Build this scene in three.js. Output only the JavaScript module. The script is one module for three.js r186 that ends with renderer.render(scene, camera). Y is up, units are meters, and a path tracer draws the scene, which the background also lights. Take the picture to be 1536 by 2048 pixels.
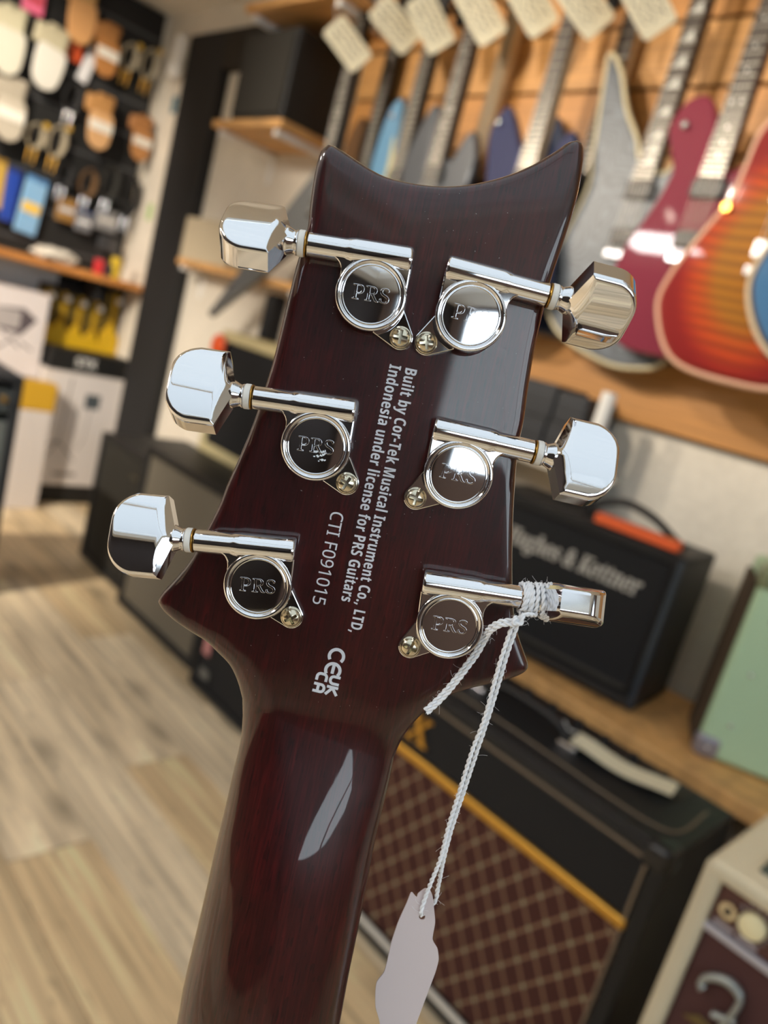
import * as THREE from 'three';
import { RoundedBoxGeometry } from 'three/addons/geometries/RoundedBoxGeometry.js';
import { mergeGeometries, mergeVertices } from 'three/addons/utils/BufferGeometryUtils.js';
import { RectAreaLightUniformsLib } from 'three/addons/lights/RectAreaLightUniformsLib.js';
import { FontLoader } from 'three/addons/loaders/FontLoader.js';
import { TextGeometry } from 'three/addons/geometries/TextGeometry.js';
import { Brush, Evaluator, SUBTRACTION } from 'three-bvh-csg';

// ------------------------------------------------------------------ camera, sky, exposure
const scene = new THREE.Scene();
const renderer = new THREE.WebGLRenderer({ antialias: true });
renderer.toneMapping = THREE.LinearToneMapping;
renderer.toneMappingExposure = 1.8;
renderer.shadowMap.enabled = true;
RectAreaLightUniformsLib.init();

const V = (x, y, z) => new THREE.Vector3(x, y, z);
const EYE = V(0, 1.21, 0);
// a hand-held phone: pitched down 12 degrees, rolled 16 degrees, looking into the corner of the shop
const CAM_RIGHT = V(0.6984, 0.2627, 0.6658), CAM_UP = V(-0.0354, 0.9418, -0.3344), CAM_BACK = V(-0.7148, 0.2099, 0.667);
const camera = new THREE.PerspectiveCamera(68.02, 0.75, 0.01, 60);
camera.position.copy(EYE);
camera.quaternion.setFromRotationMatrix(new THREE.Matrix4().makeBasis(CAM_RIGHT, CAM_UP, CAM_BACK));
camera.focus = 0.188;
camera.userData.fStop = 9.5;

scene.background = new THREE.Color(0.80, 0.92, 1.0);
scene.backgroundIntensity = 2.5;

const DAY = new THREE.Color(0.86, 0.94, 1.0), WARM = new THREE.Color(1.0, 0.88, 0.72), SOFT = new THREE.Color(1.0, 0.965, 0.93);

// ------------------------------------------------------------------ helpers
function mulberry(a) { return () => { a |= 0; a = (a + 0x6d2b79f5) | 0; let t = Math.imul(a ^ (a >>> 15), 1 | a); t = (t + Math.imul(t ^ (t >>> 7), 61 | t)) ^ t; return ((t ^ (t >>> 14)) >>> 0) / 4294967296; }; }
const rnd = mulberry(20240611);
const lerp = (a, b, t) => a + (b - a) * t, clamp = (x, a = 0, b = 1) => Math.min(b, Math.max(a, x));
const sstep = (a, b, x) => { const t = clamp((x - a) / (b - a)); return t * t * (3 - 2 * t); };
const hash = (x, y, s) => { let h = (Math.imul(x, 374761393) ^ Math.imul(y, 668265263) ^ Math.imul(s + 1, 2246822519)) | 0; h = Math.imul(h ^ (h >>> 13), 1274126177); return ((h ^ (h >>> 16)) >>> 0) / 4294967296; };
// value noise that wraps after px, py cells
function noise(x, y, px, py, s = 0) {
  const ix = Math.floor(x), iy = Math.floor(y), fx = x - ix, fy = y - iy, u = fx * fx * (3 - 2 * fx), v = fy * fy * (3 - 2 * fy);
  const m = (a, n) => ((a % n) + n) % n, g = (i, j) => hash(m(i, px), m(j, py), s);
  return lerp(lerp(g(ix, iy), g(ix + 1, iy), u), lerp(g(ix, iy + 1), g(ix + 1, iy + 1), u), v);
}
function tex(w, h, fn, { srgb = true, rx = 1, ry = 1 } = {}) {
  const d = new Uint8Array(w * h * 4);
  for (let j = 0; j < h; j++) for (let i = 0; i < w; i++) {
    const c = fn(i / w, j / h), k = (j * w + i) * 4;
    if (typeof c === 'number') { d[k] = d[k + 1] = d[k + 2] = clamp(c, 0, 255); } else { d[k] = clamp(c[0], 0, 255); d[k + 1] = clamp(c[1], 0, 255); d[k + 2] = clamp(c[2], 0, 255); }
    d[k + 3] = 255;
  }
  const t = new THREE.DataTexture(d, w, h, THREE.RGBAFormat);
  t.wrapS = t.wrapT = THREE.RepeatWrapping; t.magFilter = THREE.LinearFilter; t.minFilter = THREE.LinearMipmapLinearFilter; t.generateMipmaps = true;
  if (srgb) t.colorSpace = THREE.SRGBColorSpace;
  t.repeat.set(rx, ry); t.needsUpdate = true;
  return t;
}
function canvasTex(w, h, draw, srgb = true) {
  const c = document.createElement('canvas'); c.width = w; c.height = h;
  draw(c.getContext('2d'), w, h);
  const t = new THREE.CanvasTexture(c); if (srgb) t.colorSpace = THREE.SRGBColorSpace;
  return t;
}
const std = (color, roughness = 0.6, extra = {}) => new THREE.MeshStandardMaterial({ color, roughness, ...extra });
const phy = (color, roughness = 0.4, extra = {}) => new THREE.MeshPhysicalMaterial({ color, roughness, ...extra });
const used = {};
function numbered(n) { const k = used[n] = (used[n] ?? -1) + 1; return k ? `${n}_${String(k).padStart(3, '0')}` : n; }
function shade(m) { m.castShadow = m.receiveShadow = true; return m; }
function thing(name, label, category, pos = [0, 0, 0], turn = 0, group) {
  const o = new THREE.Group(); o.name = numbered(name); scene.add(o);
  o.position.set(...pos); o.rotation.y = turn; o.userData = { label, category };
  if (group) o.userData.group = group;
  return o;
}
function part(name, geo, mat, parent, pos, rot, label) {
  const m = shade(new THREE.Mesh(geo, mat)); m.name = name; parent.add(m);
  if (pos) m.position.set(...pos);
  if (rot) m.rotation.set(...rot);
  if (label) m.userData.label = label;
  return m;
}
function struct(name, geo, mat, pos, parent, rot) {
  const m = shade(new THREE.Mesh(geo, mat)); m.name = name; (parent || scene).add(m);
  if (pos) m.position.set(...pos);
  if (rot) m.rotation.set(...rot);
  if (!parent) m.userData.kind = 'structure';
  return m;
}
const box = (w, h, d) => new THREE.BoxGeometry(w, h, d);
const rbox = (w, h, d, r = 0.004, s = 2) => new RoundedBoxGeometry(w, h, d, s, Math.min(r, w / 2.01, h / 2.01, d / 2.01));
const cyl = (r, h, seg = 24, r2 = r) => new THREE.CylinderGeometry(r2, r, h, seg);
const at = (g, x = 0, y = 0, z = 0) => g.translate(x, y, z);
function tube(pts, r, seg = 40, rs = 8, closed = false) { return new THREE.TubeGeometry(new THREE.CatmullRomCurve3(pts.map((p) => (p.isVector3 ? p : V(...p))), closed), seg, r, rs, closed); }
function smoothShape(pts, n = 96, tension = 0.5) {
  const c = new THREE.CatmullRomCurve3(pts.map(([x, y]) => V(x, y, 0)), true, 'catmullrom', tension);
  return new THREE.Shape(c.getPoints(n).slice(0, -1).map((p) => new THREE.Vector2(p.x, p.y)));
}
const polyShape = (pts) => new THREE.Shape(pts.map((p) => new THREE.Vector2(...p)));
function slab(shape, depth, bevel = 0.002, seg = 2, cs = 12) { return new THREE.ExtrudeGeometry(shape, { depth: depth - 2 * bevel, bevelEnabled: bevel > 0, bevelThickness: bevel, bevelSize: bevel, bevelOffset: -bevel, bevelSegments: seg, curveSegments: cs }).translate(0, 0, bevel); }
function uvXY(g, sx, sy = sx, ax = 'xy') {            // planar uv in metres from a geometry's own x,y (or other axes)
  const p = g.attributes.position, uv = new Float32Array(p.count * 2), I = { x: 'getX', y: 'getY', z: 'getZ' };
  for (let i = 0; i < p.count; i++) { uv[2 * i] = p[I[ax[0]]](i) / sx; uv[2 * i + 1] = p[I[ax[1]]](i) / sy; }
  g.setAttribute('uv', new THREE.BufferAttribute(uv, 2)); return g;
}
function clean(g) { const n = g.index ? g.toNonIndexed() : g; for (const k of Object.keys(n.attributes)) if (!['position', 'normal', 'uv'].includes(k)) n.deleteAttribute(k); return n; }
const merge = (list) => mergeGeometries(list.map(clean));
const fontSans = await new FontLoader().loadAsync('fonts/droid/droid_sans_bold.typeface.json');
const fontSerif = await new FontLoader().loadAsync('fonts/droid/droid_serif_bold.typeface.json');

// ------------------------------------------------------------------ textures
const woodRedTex = tex(1024, 1024, (u, v) => {          // stained mahogany: streaks and pores that run along v
  const a = noise(u * 90, v * 5, 90, 5, 1), b = noise(u * 240, v * 16, 240, 16, 2), c = noise(u * 12, v * 3, 12, 3, 3), p = noise(u * 200, v * 26, 200, 26, 4);
  const k = 0.72 + 0.34 * a * b + 0.2 * (c - 0.5) + 0.16 * (b - 0.5), pore = p > 0.8 ? 0.72 : 1;
  return [66 * k * pore, 13 * k * pore * (0.9 + 0.2 * c), 14 * k * pore];
});
const slatTex = tex(1024, 256, (u, v) => {             // orange pine ply
  const a = noise(u * 4, v * 40, 4, 40, 5), b = noise(u * 14, v * 120, 14, 120, 6), c = noise(u * 3, v * 3, 3, 3, 7);
  const k = 0.86 + 0.14 * a + 0.09 * b + 0.06 * c;
  return [194 * k, 143 * k, 82 * k];
});
const oakTexes = [0, 1, 2, 3].map((n) => tex(256, 1024, (u, v) => {   // floor planks: grain runs along v
  const a = noise(u * 16, v * 4, 16, 4, 10 + n), b = noise(u * 60, v * 10, 60, 10, 20 + n), c = noise(u * 3, v * 5, 3, 5, 30 + n), s = noise(u * 30, v * 30, 30, 30, 40 + n);
  const k = 0.78 + 0.26 * a + 0.14 * b + 0.14 * c - (s > 0.86 ? 0.12 : 0), g = [0.0, 0.35, 0.15, 0.55][n];
  const kn = Math.hypot((u - 0.3 - 0.1 * n) * 4, (v - 0.2 - 0.2 * n) * 14), knot = kn < 1 ? 0.75 + 0.25 * kn : 1;
  return [lerp(228, 206, g) * k * knot, lerp(206, 192, g) * k * knot, lerp(172, 168, g) * k * knot];
}));
const paleWoodTex = tex(512, 128, (u, v) => { const a = noise(u * 5, v * 24, 5, 24, 50), b = noise(u * 20, v * 60, 20, 60, 51), k = 0.84 + 0.2 * a + 0.08 * b; return [214 * k, 164 * k, 104 * k]; });
const tolexBump = tex(256, 256, (u, v) => 255 * (0.55 * noise(u * 64, v * 64, 64, 64, 60) + 0.45 * noise(u * 24, v * 24, 24, 24, 61)), { srgb: false, rx: 6, ry: 6 });
const plasterTex = tex(256, 256, (u, v) => { const k = 0.95 + 0.05 * noise(u * 60, v * 60, 60, 60, 62) + 0.03 * noise(u * 8, v * 8, 8, 8, 63); return [230 * k, 222 * k, 208 * k]; });
const clothBump = tex(128, 128, (u, v) => 127 + 100 * Math.sin(u * 2 * Math.PI * 16) * Math.sin(v * 2 * Math.PI * 16), { srgb: false, rx: 8, ry: 8 });

// ------------------------------------------------------------------ materials
const chrome = phy(0xe9e9ec, 0.045, { metalness: 1 });
const chromeSoft = phy(0xd9d9dc, 0.16, { metalness: 1 });
const nickel = phy(0xd8cfb8, 0.2, { metalness: 1 });
const brass = phy(0xb98c42, 0.3, { metalness: 1 });
const gold = phy(0xd2a24a, 0.32, { metalness: 0.85 });
const blackPlastic = std(0x17171a, 0.45);
const blackMatte = std(0x1c1c1e, 0.8);
const tolexBlack = std(0x1b1c1f, 0.52, { bumpMap: tolexBump, bumpScale: 0.0006 });
const grilleBlack = std(0x131418, 0.85, { bumpMap: clothBump, bumpScale: 0.0006 });
const creamTolex = std(0xece0c2, 0.55, { bumpMap: tolexBump, bumpScale: 0.0005 });
const paper = std(0xece7dc, 0.75);
const white = std(0xf0efec, 0.5);
const orangePlastic = std(0xe8571d, 0.45);
const plaster = std(0xffffff, 0.9, { map: plasterTex });
const shelfWood = std(0xffffff, 0.55, { map: paleWoodTex });
// ------------------------------------------------------------------ the room: x = guitar wall to the right, -z = accessory wall
const X_WALL = 1.85, Z_BACK = -4.0, X_LEFT = -3.0, Z_FRONT = 3.0, CEIL = 2.44;
const floor = struct('floor', box(X_WALL - X_LEFT + 0.3, 0.1, Z_FRONT - Z_BACK + 0.3), std(0x6b5c48, 0.8), [(X_WALL + X_LEFT) / 2, -0.062, (Z_FRONT + Z_BACK) / 2]);
{
  const w = 0.18, L = 1.22, mats = [];
  for (let k = 0; k < 4; k++) for (const t of [0xffffff, 0xe9e2d6]) mats.push(new THREE.MeshPhysicalMaterial({ color: t, map: oakTexes[k], roughness: 0.5 }));
  const geos = [0, 1, 2].map((k) => uvXY(rbox(w - 0.0025, 0.012, L - 0.003, 0.0015, 1), w, L, 'xz'));
  let n = 0;
  for (let i = 0; X_LEFT + i * w < X_WALL; i++) for (let j = -1; j < 6; j++) {
    const zc = Z_BACK + ((i * 0.41) % 1) * L + j * L + L / 2, lo = Math.max(zc - L / 2, Z_BACK), hi = Math.min(zc + L / 2, Z_FRONT);
    if (hi - lo < 0.05) continue;
    const p = part('plank', geos[n % 3], mats[Math.floor(hash(i, j, 5) * 8)], floor, [X_LEFT + (i + 0.5) * w - floor.position.x, 0.056, (lo + hi) / 2 - floor.position.z]);
    p.scale.z = (hi - lo) / L; n++;
  }
}
{ // ceiling; unseen roof light invented so the chrome buttons mirror pale sky
  const x0 = -2.7, x1 = 0.45, z0 = -0.7, z1 = 2.4, xa = X_LEFT - 0.15, xb = X_WALL + 0.15, za = Z_BACK - 0.15, zb = Z_FRONT + 0.15, B = (a, b, c, d) => at(box(b - a, 0.16, d - c), (a + b) / 2, 0, (c + d) / 2);
  struct('ceiling', merge([B(xa, x0, za, zb), B(x1, xb, za, zb), B(x0, x1, za, z0), B(x0, x1, z1, zb)]), std(0xe9e6de, 0.9), [0, CEIL + 0.08, 0]);
  const win = new THREE.Group(); win.name = 'added_roof_light_2'; win.userData.kind = 'structure'; win.position.set(0, CEIL + 0.08, 0); scene.add(win);
  const glass = new THREE.MeshPhysicalMaterial({ color: new THREE.Color(0.5, 0.5, 0.5), roughness: 0.0, transmission: 1, thickness: 0 }), n = 2, pw = (x1 - x0) / n;
  for (let i = 0; i < n; i++) part('pane', box(pw - 0.04, 0.006, z1 - z0 - 0.02), glass, win, [x0 + (i + 0.5) * pw, 0.05, (z0 + z1) / 2]);
  for (let i = 0; i <= n; i++) part('glazing_bar', box(0.03, 0.04, z1 - z0), white, win, [clamp(x0 + i * pw, x0 + 0.025, x1 - 0.025), 0.05, (z0 + z1) / 2]);
}
struct('wall_right', uvXY(box(0.1, CEIL, Z_FRONT - Z_BACK + 0.2), 0.6, 0.6, 'zy'), plaster, [X_WALL + 0.05, CEIL / 2, (Z_FRONT + Z_BACK) / 2]);
struct('wall_back', uvXY(box(X_WALL - X_LEFT, CEIL, 0.1), 0.6), plaster, [(X_WALL + X_LEFT) / 2, CEIL / 2, Z_BACK - 0.05]);
struct('wall_left', box(0.1, CEIL, Z_FRONT - Z_BACK + 0.2), std(0x2b221f, 0.85), [X_LEFT - 0.05, CEIL / 2, (Z_FRONT + Z_BACK) / 2]);
{ // shop front behind the camera: one wide window
  const wx0 = -2.75, wx1 = 1.45, wy0 = 1.45, wy1 = 2.41, m = std(0x7a665e, 0.85), g = [];
  g.push(at(box(X_WALL - X_LEFT, wy0, 0.14), (X_WALL + X_LEFT) / 2, wy0 / 2, 0), at(box(X_WALL - X_LEFT, CEIL - wy1, 0.14), (X_WALL + X_LEFT) / 2, (CEIL + wy1) / 2, 0));
  g.push(at(box(wx0 - X_LEFT, wy1 - wy0, 0.14), (wx0 + X_LEFT) / 2, (wy0 + wy1) / 2, 0), at(box(X_WALL - wx1, wy1 - wy0, 0.14), (X_WALL + wx1) / 2, (wy0 + wy1) / 2, 0));
  struct('wall_front', merge(g), m, [0, 0, Z_FRONT + 0.07]);
  const win = new THREE.Group(); win.name = 'window_1'; win.userData.kind = 'structure'; win.position.set(0, 0, Z_FRONT + 0.07); scene.add(win);
  const fm = std(0x3a3836, 0.5), n = 3, pw = (wx1 - wx0) / n;
  for (let i = 0; i <= n; i++) part('mullion', box(0.06, wy1 - wy0, 0.08), fm, win, [clamp(wx0 + i * pw, wx0 + 0.03, wx1 - 0.03), (wy0 + wy1) / 2, 0]);
  for (const y of [wy0 + 0.02, wy1 - 0.015]) part('window_rail', box(wx1 - wx0, 0.03, 0.08), fm, win, [(wx0 + wx1) / 2, y, 0]);
  const glass = new THREE.MeshPhysicalMaterial({ color: 0xffffff, roughness: 0.0, transmission: 1, thickness: 0 });
  for (let i = 0; i < n; i++) part('pane', box(pw - 0.06, wy1 - wy0 - 0.12, 0.006), glass, win, [wx0 + (i + 0.5) * pw, (wy0 + wy1) / 2, 0]);
  struct('pavement', box(14, 0.1, 8), std(0x8a8680, 0.9), [0, -0.12, Z_FRONT + 4.2]);
}
// ---- slat boards on the guitar wall
{
  const m = std(0xffffff, 0.5, { map: slatTex }), m2 = std(0xf2e6d2, 0.5, { map: slatTex }), z0 = -2.38, z1 = 1.3, rows = [1.18, 1.355, 1.52, 1.68, 1.84, 2.0, 2.157, 2.31, CEIL];
  const back = struct('slat_wall', box(0.012, CEIL - 1.18, z1 - z0), std(0x2e1d10, 0.8), [X_WALL - 0.006, (CEIL + 1.18) / 2, (z0 + z1) / 2]);
  for (let k = 0; k < rows.length - 1; k++) {
    const h = rows[k + 1] - rows[k] - 0.009;
    part('slat', uvXY(rbox(0.016, h, z1 - z0, 0.002, 1), 0.9, 0.225, 'zy'), k % 2 ? m : m2, back, [-0.014, (rows[k] + rows[k + 1]) / 2 - back.position.y, 0]);
  }
  part('rail', rbox(0.012, 0.02, z1 - z0, 0.003, 1), std(0x77736c, 0.4, { metalness: 0.6 }), back, [-0.028, 1.355 - back.position.y, 0]);
}
// ---- black upright board and header on the plain part of the right wall
struct('trim_1', rbox(0.05, 2.3, 0.33, 0.004, 1), blackMatte, [X_WALL - 0.025, 1.16, -3.49]);
struct('trim_2', rbox(0.05, 0.16, 0.95, 0.004, 1), std(0x241f1a, 0.8), [X_WALL - 0.026, 2.23, -2.85]);

// ------------------------------------------------------------------ lamps
function trackHead(x, z, tx, ty, tz, power, label) {
  const y = CEIL - 0.16, o = thing('track_spotlight', label, 'spotlight', [x, CEIL, z]);
  const dir = V(tx - x, ty - y, tz - z).normalize();
  part('canopy', at(cyl(0.05, 0.02), 0, -0.01, 0), white, o);
  part('stem', at(cyl(0.008, 0.1, 12), 0, -0.07, 0), white, o);
  const q = new THREE.Quaternion().setFromUnitVectors(V(0, -1, 0), dir);
  const can = part('lamp_can', new THREE.LatheGeometry([[0.0, 0.06], [0.03, 0.06], [0.042, 0.045], [0.045, -0.05], [0.041, -0.05], [0.038, 0.0], [0.0, 0.02]].map((p) => new THREE.Vector2(...p)), 28), white, o, [0, -0.16, 0]);
  can.quaternion.copy(q);
  const glow = part('lamp_lens', at(cyl(0.036, 0.004, 24), 0, -0.03, 0), new THREE.MeshStandardMaterial({ color: 0xffffff, emissive: WARM, emissiveIntensity: 8 }), o, [0, -0.16, 0]);
  glow.quaternion.copy(q);
  const s = new THREE.SpotLight(WARM, power, 0, 0.5, 0.8, 2);
  s.position.set(x, y, z).addScaledVector(dir, 0.06); s.target.position.set(tx, ty, tz); s.castShadow = true; s.shadow.radius = 1.6; s.shadow.mapSize.set(1024, 1024);
  scene.add(s, s.target);
}
trackHead(-0.3, -2.7, X_WALL, 1.8, -1.75, 6.2, 'white ceiling spotlight aimed at the blue guitar end of the slat wall');
trackHead(-0.3, -1.75, X_WALL, 1.85, -1.05, 5.2, 'white ceiling spotlight aimed at the middle of the slat wall');
trackHead(-0.3, -0.95, X_WALL, 1.85, -0.3, 2.6, 'white ceiling spotlight nearest the camera aimed at the slat wall');
trackHead(0.5, -3.0, 1.45, 1.7, Z_BACK, 4, 'white ceiling spotlight aimed at the accessory board');
trackHead(-0.6, -2.2, 1.35, 0.4, -3.5, 15, 'white ceiling spotlight added to brighten the dim cartons under the ledge');  // unseen extra spot that lifts the dark lower left corner
function panel(x, z, power, label) {  // out-of-view panels added as general fill for the interior
  const o = thing('added_fill_panel', label, 'added fill light', [x, CEIL, z]);
  part('light_frame', at(rbox(0.64, 0.03, 0.64, 0.004, 1), 0, -0.015, 0), white, o);
  part('light_diffuser', at(box(0.58, 0.004, 0.58), 0, -0.031, 0), new THREE.MeshStandardMaterial({ color: 0xffffff, emissive: SOFT, emissiveIntensity: 2 }), o);
  const l = new THREE.RectAreaLight(SOFT, power, 0.58, 0.58);
  l.position.set(x, CEIL - 0.036, z); l.lookAt(x, 0, z); scene.add(l);
}
panel(-1.9, -3.0, 20, 'added unseen fill light panel over the far part of the open floor');
panel(-1.9, -1.4, 18, 'added unseen fill light panel over the near part of the open floor');


// ------------------------------------------------------------------ the guitar held up in front: back of headstock and neck (millimetres, x right, y up, z towards the eye)
const LEFT = [[-15.20, 100.85], [-17.17, 99.25], [-17.95, 97.52], [-19.27, 92.31], [-20.62, 83.42], [-21.09, 79.35], [-24.42, 68.82], [-26.89, 59.68], [-29.62, 49.19], [-31.72, 41.56], [-36.93, 26.39], [-41.61, 15.35], [-45.09, 8.02], [-47.29, 2.55], [-50.87, -4.29], [-56.34, -14.19], [-61.92, -20.85], [-65.33, -24.51], [-66.45, -26.64], [-65.48, -28.79], [-62.30, -32.17], [-56.72, -36.33], [-52.58, -39.11], [-49.36, -42.53], [-46.13, -46.27], [-43.98, -51.44], [-42.74, -57.09], [-42.98, -65.60], [-44.19, -72.82], [-45.79, -79.16], [-47.96, -88.85], [-51.12, -102.12], [-54.26, -116.47], [-57.31, -129.57], [-60.40, -142.72], [-62.13, -152.97]];
const RIGHT = [[52.53, 101.91], [54.10, 100.98], [54.61, 98.06], [54.21, 92.85], [52.76, 85.05], [49.68, 74.58], [46.42, 63.98], [44.24, 54.24], [42.63, 46.51], [40.95, 35.29], [39.81, 25.38], [38.55, 18.71], [37.67, 4.77], [37.46, -9.37], [37.67, -19.79], [37.79, -22.83], [38.57, -31.86], [39.73, -36.95], [41.58, -42.22], [42.70, -45.18], [42.74, -47.05], [40.89, -48.77], [36.68, -50.49], [30.34, -52.22], [23.99, -53.95], [16.73, -57.10], [11.29, -62.01], [8.71, -65.19], [5.36, -70.41], [3.06, -76.13], [0.92, -87.08], [-1.98, -98.86], [-4.71, -112.19], [-8.03, -128.77], [-10.72, -141.32], [-13.17, -154.38]];
const CREST = [[-15.20, 100.85], [-13.67, 100.45], [-10.33, 98.59], [-6.01, 95.79], [0.00, 92.58], [7.15, 90.84], [13.69, 90.03], [20.27, 90.03], [28.46, 91.29], [35.57, 93.38], [42.08, 96.32], [46.90, 99.12], [50.04, 101.25], [52.53, 101.91]];
const MM = 0.8756e-3;                                    // one outline unit in metres
const guitar = thing('electric_guitar', 'dark red glossy guitar headstock and neck seen from behind with six chrome tuners', 'guitar');
{
  const tilt = THREE.MathUtils.degToRad(7), gy = CAM_UP.clone().multiplyScalar(Math.cos(tilt)).addScaledVector(CAM_BACK, Math.sin(tilt)), gz = CAM_BACK.clone().multiplyScalar(Math.cos(tilt)).addScaledVector(CAM_UP, -Math.sin(tilt));
  guitar.quaternion.setFromRotationMatrix(new THREE.Matrix4().makeBasis(CAM_RIGHT, gy, gz));
  guitar.position.copy(EYE).addScaledVector(CAM_BACK, -217 * MM).addScaledVector(gz, -14 * MM);
  guitar.scale.setScalar(MM);
  guitar.updateMatrixWorld(true);
}
const AXIS = [-0.2165, -0.9763], THICK = 14;
const along = (x, y) => x * AXIS[0] + y * AXIS[1];
const bendZ = (a) => { const t = Math.max(0, a - 62), k = 20; return 0.1763 * (t < k ? (t * t) / (2 * k) : t - k / 2); };
const finish = new THREE.MeshPhysicalMaterial({ color: 0xffffff, map: woodRedTex, roughness: 0.35, clearcoat: 1, clearcoatRoughness: 0.03, specularIntensity: 0.6 });
{
  const curve = (pts) => new THREE.CatmullRomCurve3(pts.map(([x, y]) => V(x, y, 0)), false, 'centripetal');
  const ext = (pts) => { const [a, b] = [pts[pts.length - 3], pts[pts.length - 1]], d = [b[0] - a[0], b[1] - a[1]], l = Math.hypot(...d); return [...pts, [b[0] + (d[0] / l) * 170, b[1] + (d[1] / l) * 170], [b[0] + (d[0] / l) * 400, b[1] + (d[1] / l) * 400]]; };
  const segs = (pts, i1, i2) => [pts.slice(0, i1 + 1), pts.slice(i1, i2 + 1), ext(pts.slice(i2))].map(curve);
  const Ls = segs(LEFT, 18, 26), Rs = segs(RIGHT, 19, 29), crest = curve(CREST);
  const st = [[], []];                                   // stations: matching points on the left and right outline
  const tTop = [0, 0.0012, 0.004, 0.008, 0.013, 0.02, 0.03, 0.042]; for (let k = 1; k <= 80; k++) tTop.push(0.042 + (k / 80) * 0.958);
  for (const t of tTop) { st[0].push(Ls[0].getPointAt(t)); st[1].push(Rs[0].getPointAt(t)); }
  for (let k = 1; k <= 60; k++) { st[0].push(Ls[1].getPointAt(k / 60)); st[1].push(Rs[1].getPointAt(k / 60)); }
  for (let k = 1; k <= 90; k++) { st[0].push(Ls[2].getPointAt(k / 90)); st[1].push(Rs[2].getPointAt(k / 90)); }
  const S = st[0].length, edgeD = [0, 0.12, 0.35, 0.7, 1.15, 1.7, 2.4, 3.4, 5, 7.5, 11], M = 22;
  const crestAt = (u) => crest.getPointAt(clamp(u)), c0 = crestAt(0), c1 = crestAt(1);
  const border = [...st[0].slice(0, S - 1)].reverse().concat(crest.getPoints(80), st[1].slice(0, S - 1));
  const dist = (x, y) => { let m = 1e9; for (let i = 0; i + 1 < border.length; i++) { const a = border[i], b = border[i + 1], dx = b.x - a.x, dy = b.y - a.y, t = clamp(((x - a.x) * dx + (y - a.y) * dy) / (dx * dx + dy * dy + 1e-9)); const q = (x - a.x - t * dx) ** 2 + (y - a.y - t * dy) ** 2; if (q < m) m = q; } return Math.sqrt(m); };
  const pos = [], uv = [], idx = [], front = [], cols = edgeD.length * 2 + M - 1 + 2;
  for (let s = -1; s < S; s++) {
    const i = Math.max(s, 0), l = st[0][i], r = st[1][i], W = l.distanceTo(r), down = along((l.x + r.x) / 2, (l.y + r.y) / 2);
    const bend = 1 - sstep(0, 1, i / 62), us = edgeD.map((d) => d / W), k0 = us[us.length - 1];
    for (let k = 1; k < M; k++) us.push(lerp(k0, 1 - k0, k / M));
    for (let k = edgeD.length - 1; k >= 0; k--) us.push(1 - edgeD[k] / W);
    const list = [0, ...us, 1];
    list.forEach((u, c) => {
      const p = crestAt(u), ox = (p.x - lerp(c0.x, c1.x, u)) * bend, oy = (p.y - lerp(c0.y, c1.y, u)) * bend, x = lerp(l.x, r.x, u) + ox, y = lerp(l.y, r.y, u) + oy;
      const a = along(x, y), base = bendZ(a), t = sstep(36, 104, a), rim = c === 0 || c === list.length - 1 || s === -1;
      let z = base;
      if (!rim) {
        const d = s === 0 || c === 1 || c === list.length - 2 ? 0 : dist(x, y), rr = lerp(3.2, W * 0.49, Math.pow(t, 1.25)), T = base + lerp(THICK, 20, sstep(64, 112, a)), T0 = base + lerp(THICK - 3.2, 5, t), q = clamp(d / rr);
        z = T0 + (T - T0) * Math.sqrt(Math.max(0, 1 - (1 - q) ** 2));
      } else if (s >= 0 && false) z = base;
      pos.push(x, y, z); front.push(x, y, base); uv.push((x * AXIS[1] - y * AXIS[0]) / 90, a / 90);
    });
  }
  const n = pos.length / 3 / cols;
  for (let j = 0; j < n - 1; j++) for (let c = 0; c < cols - 1; c++) { const a = j * cols + c, b = a + cols; idx.push(a, b, a + 1, b, b + 1, a + 1); }
  const g = new THREE.BufferGeometry(); g.setAttribute('position', new THREE.Float32BufferAttribute(pos, 3)); g.setAttribute('uv', new THREE.Float32BufferAttribute(uv, 2)); g.setIndex(idx); g.computeVertexNormals();
  const f = new THREE.BufferGeometry(); f.setAttribute('position', new THREE.Float32BufferAttribute(front, 3)); f.setAttribute('uv', new THREE.Float32BufferAttribute(uv, 2));
  const fi = []; for (let k = 0; k < idx.length; k += 3) fi.push(idx[k], idx[k + 2], idx[k + 1]); f.setIndex(fi); f.computeVertexNormals();
  part('headstock_and_neck', merge([g, f]), finish, guitar);
}
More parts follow.
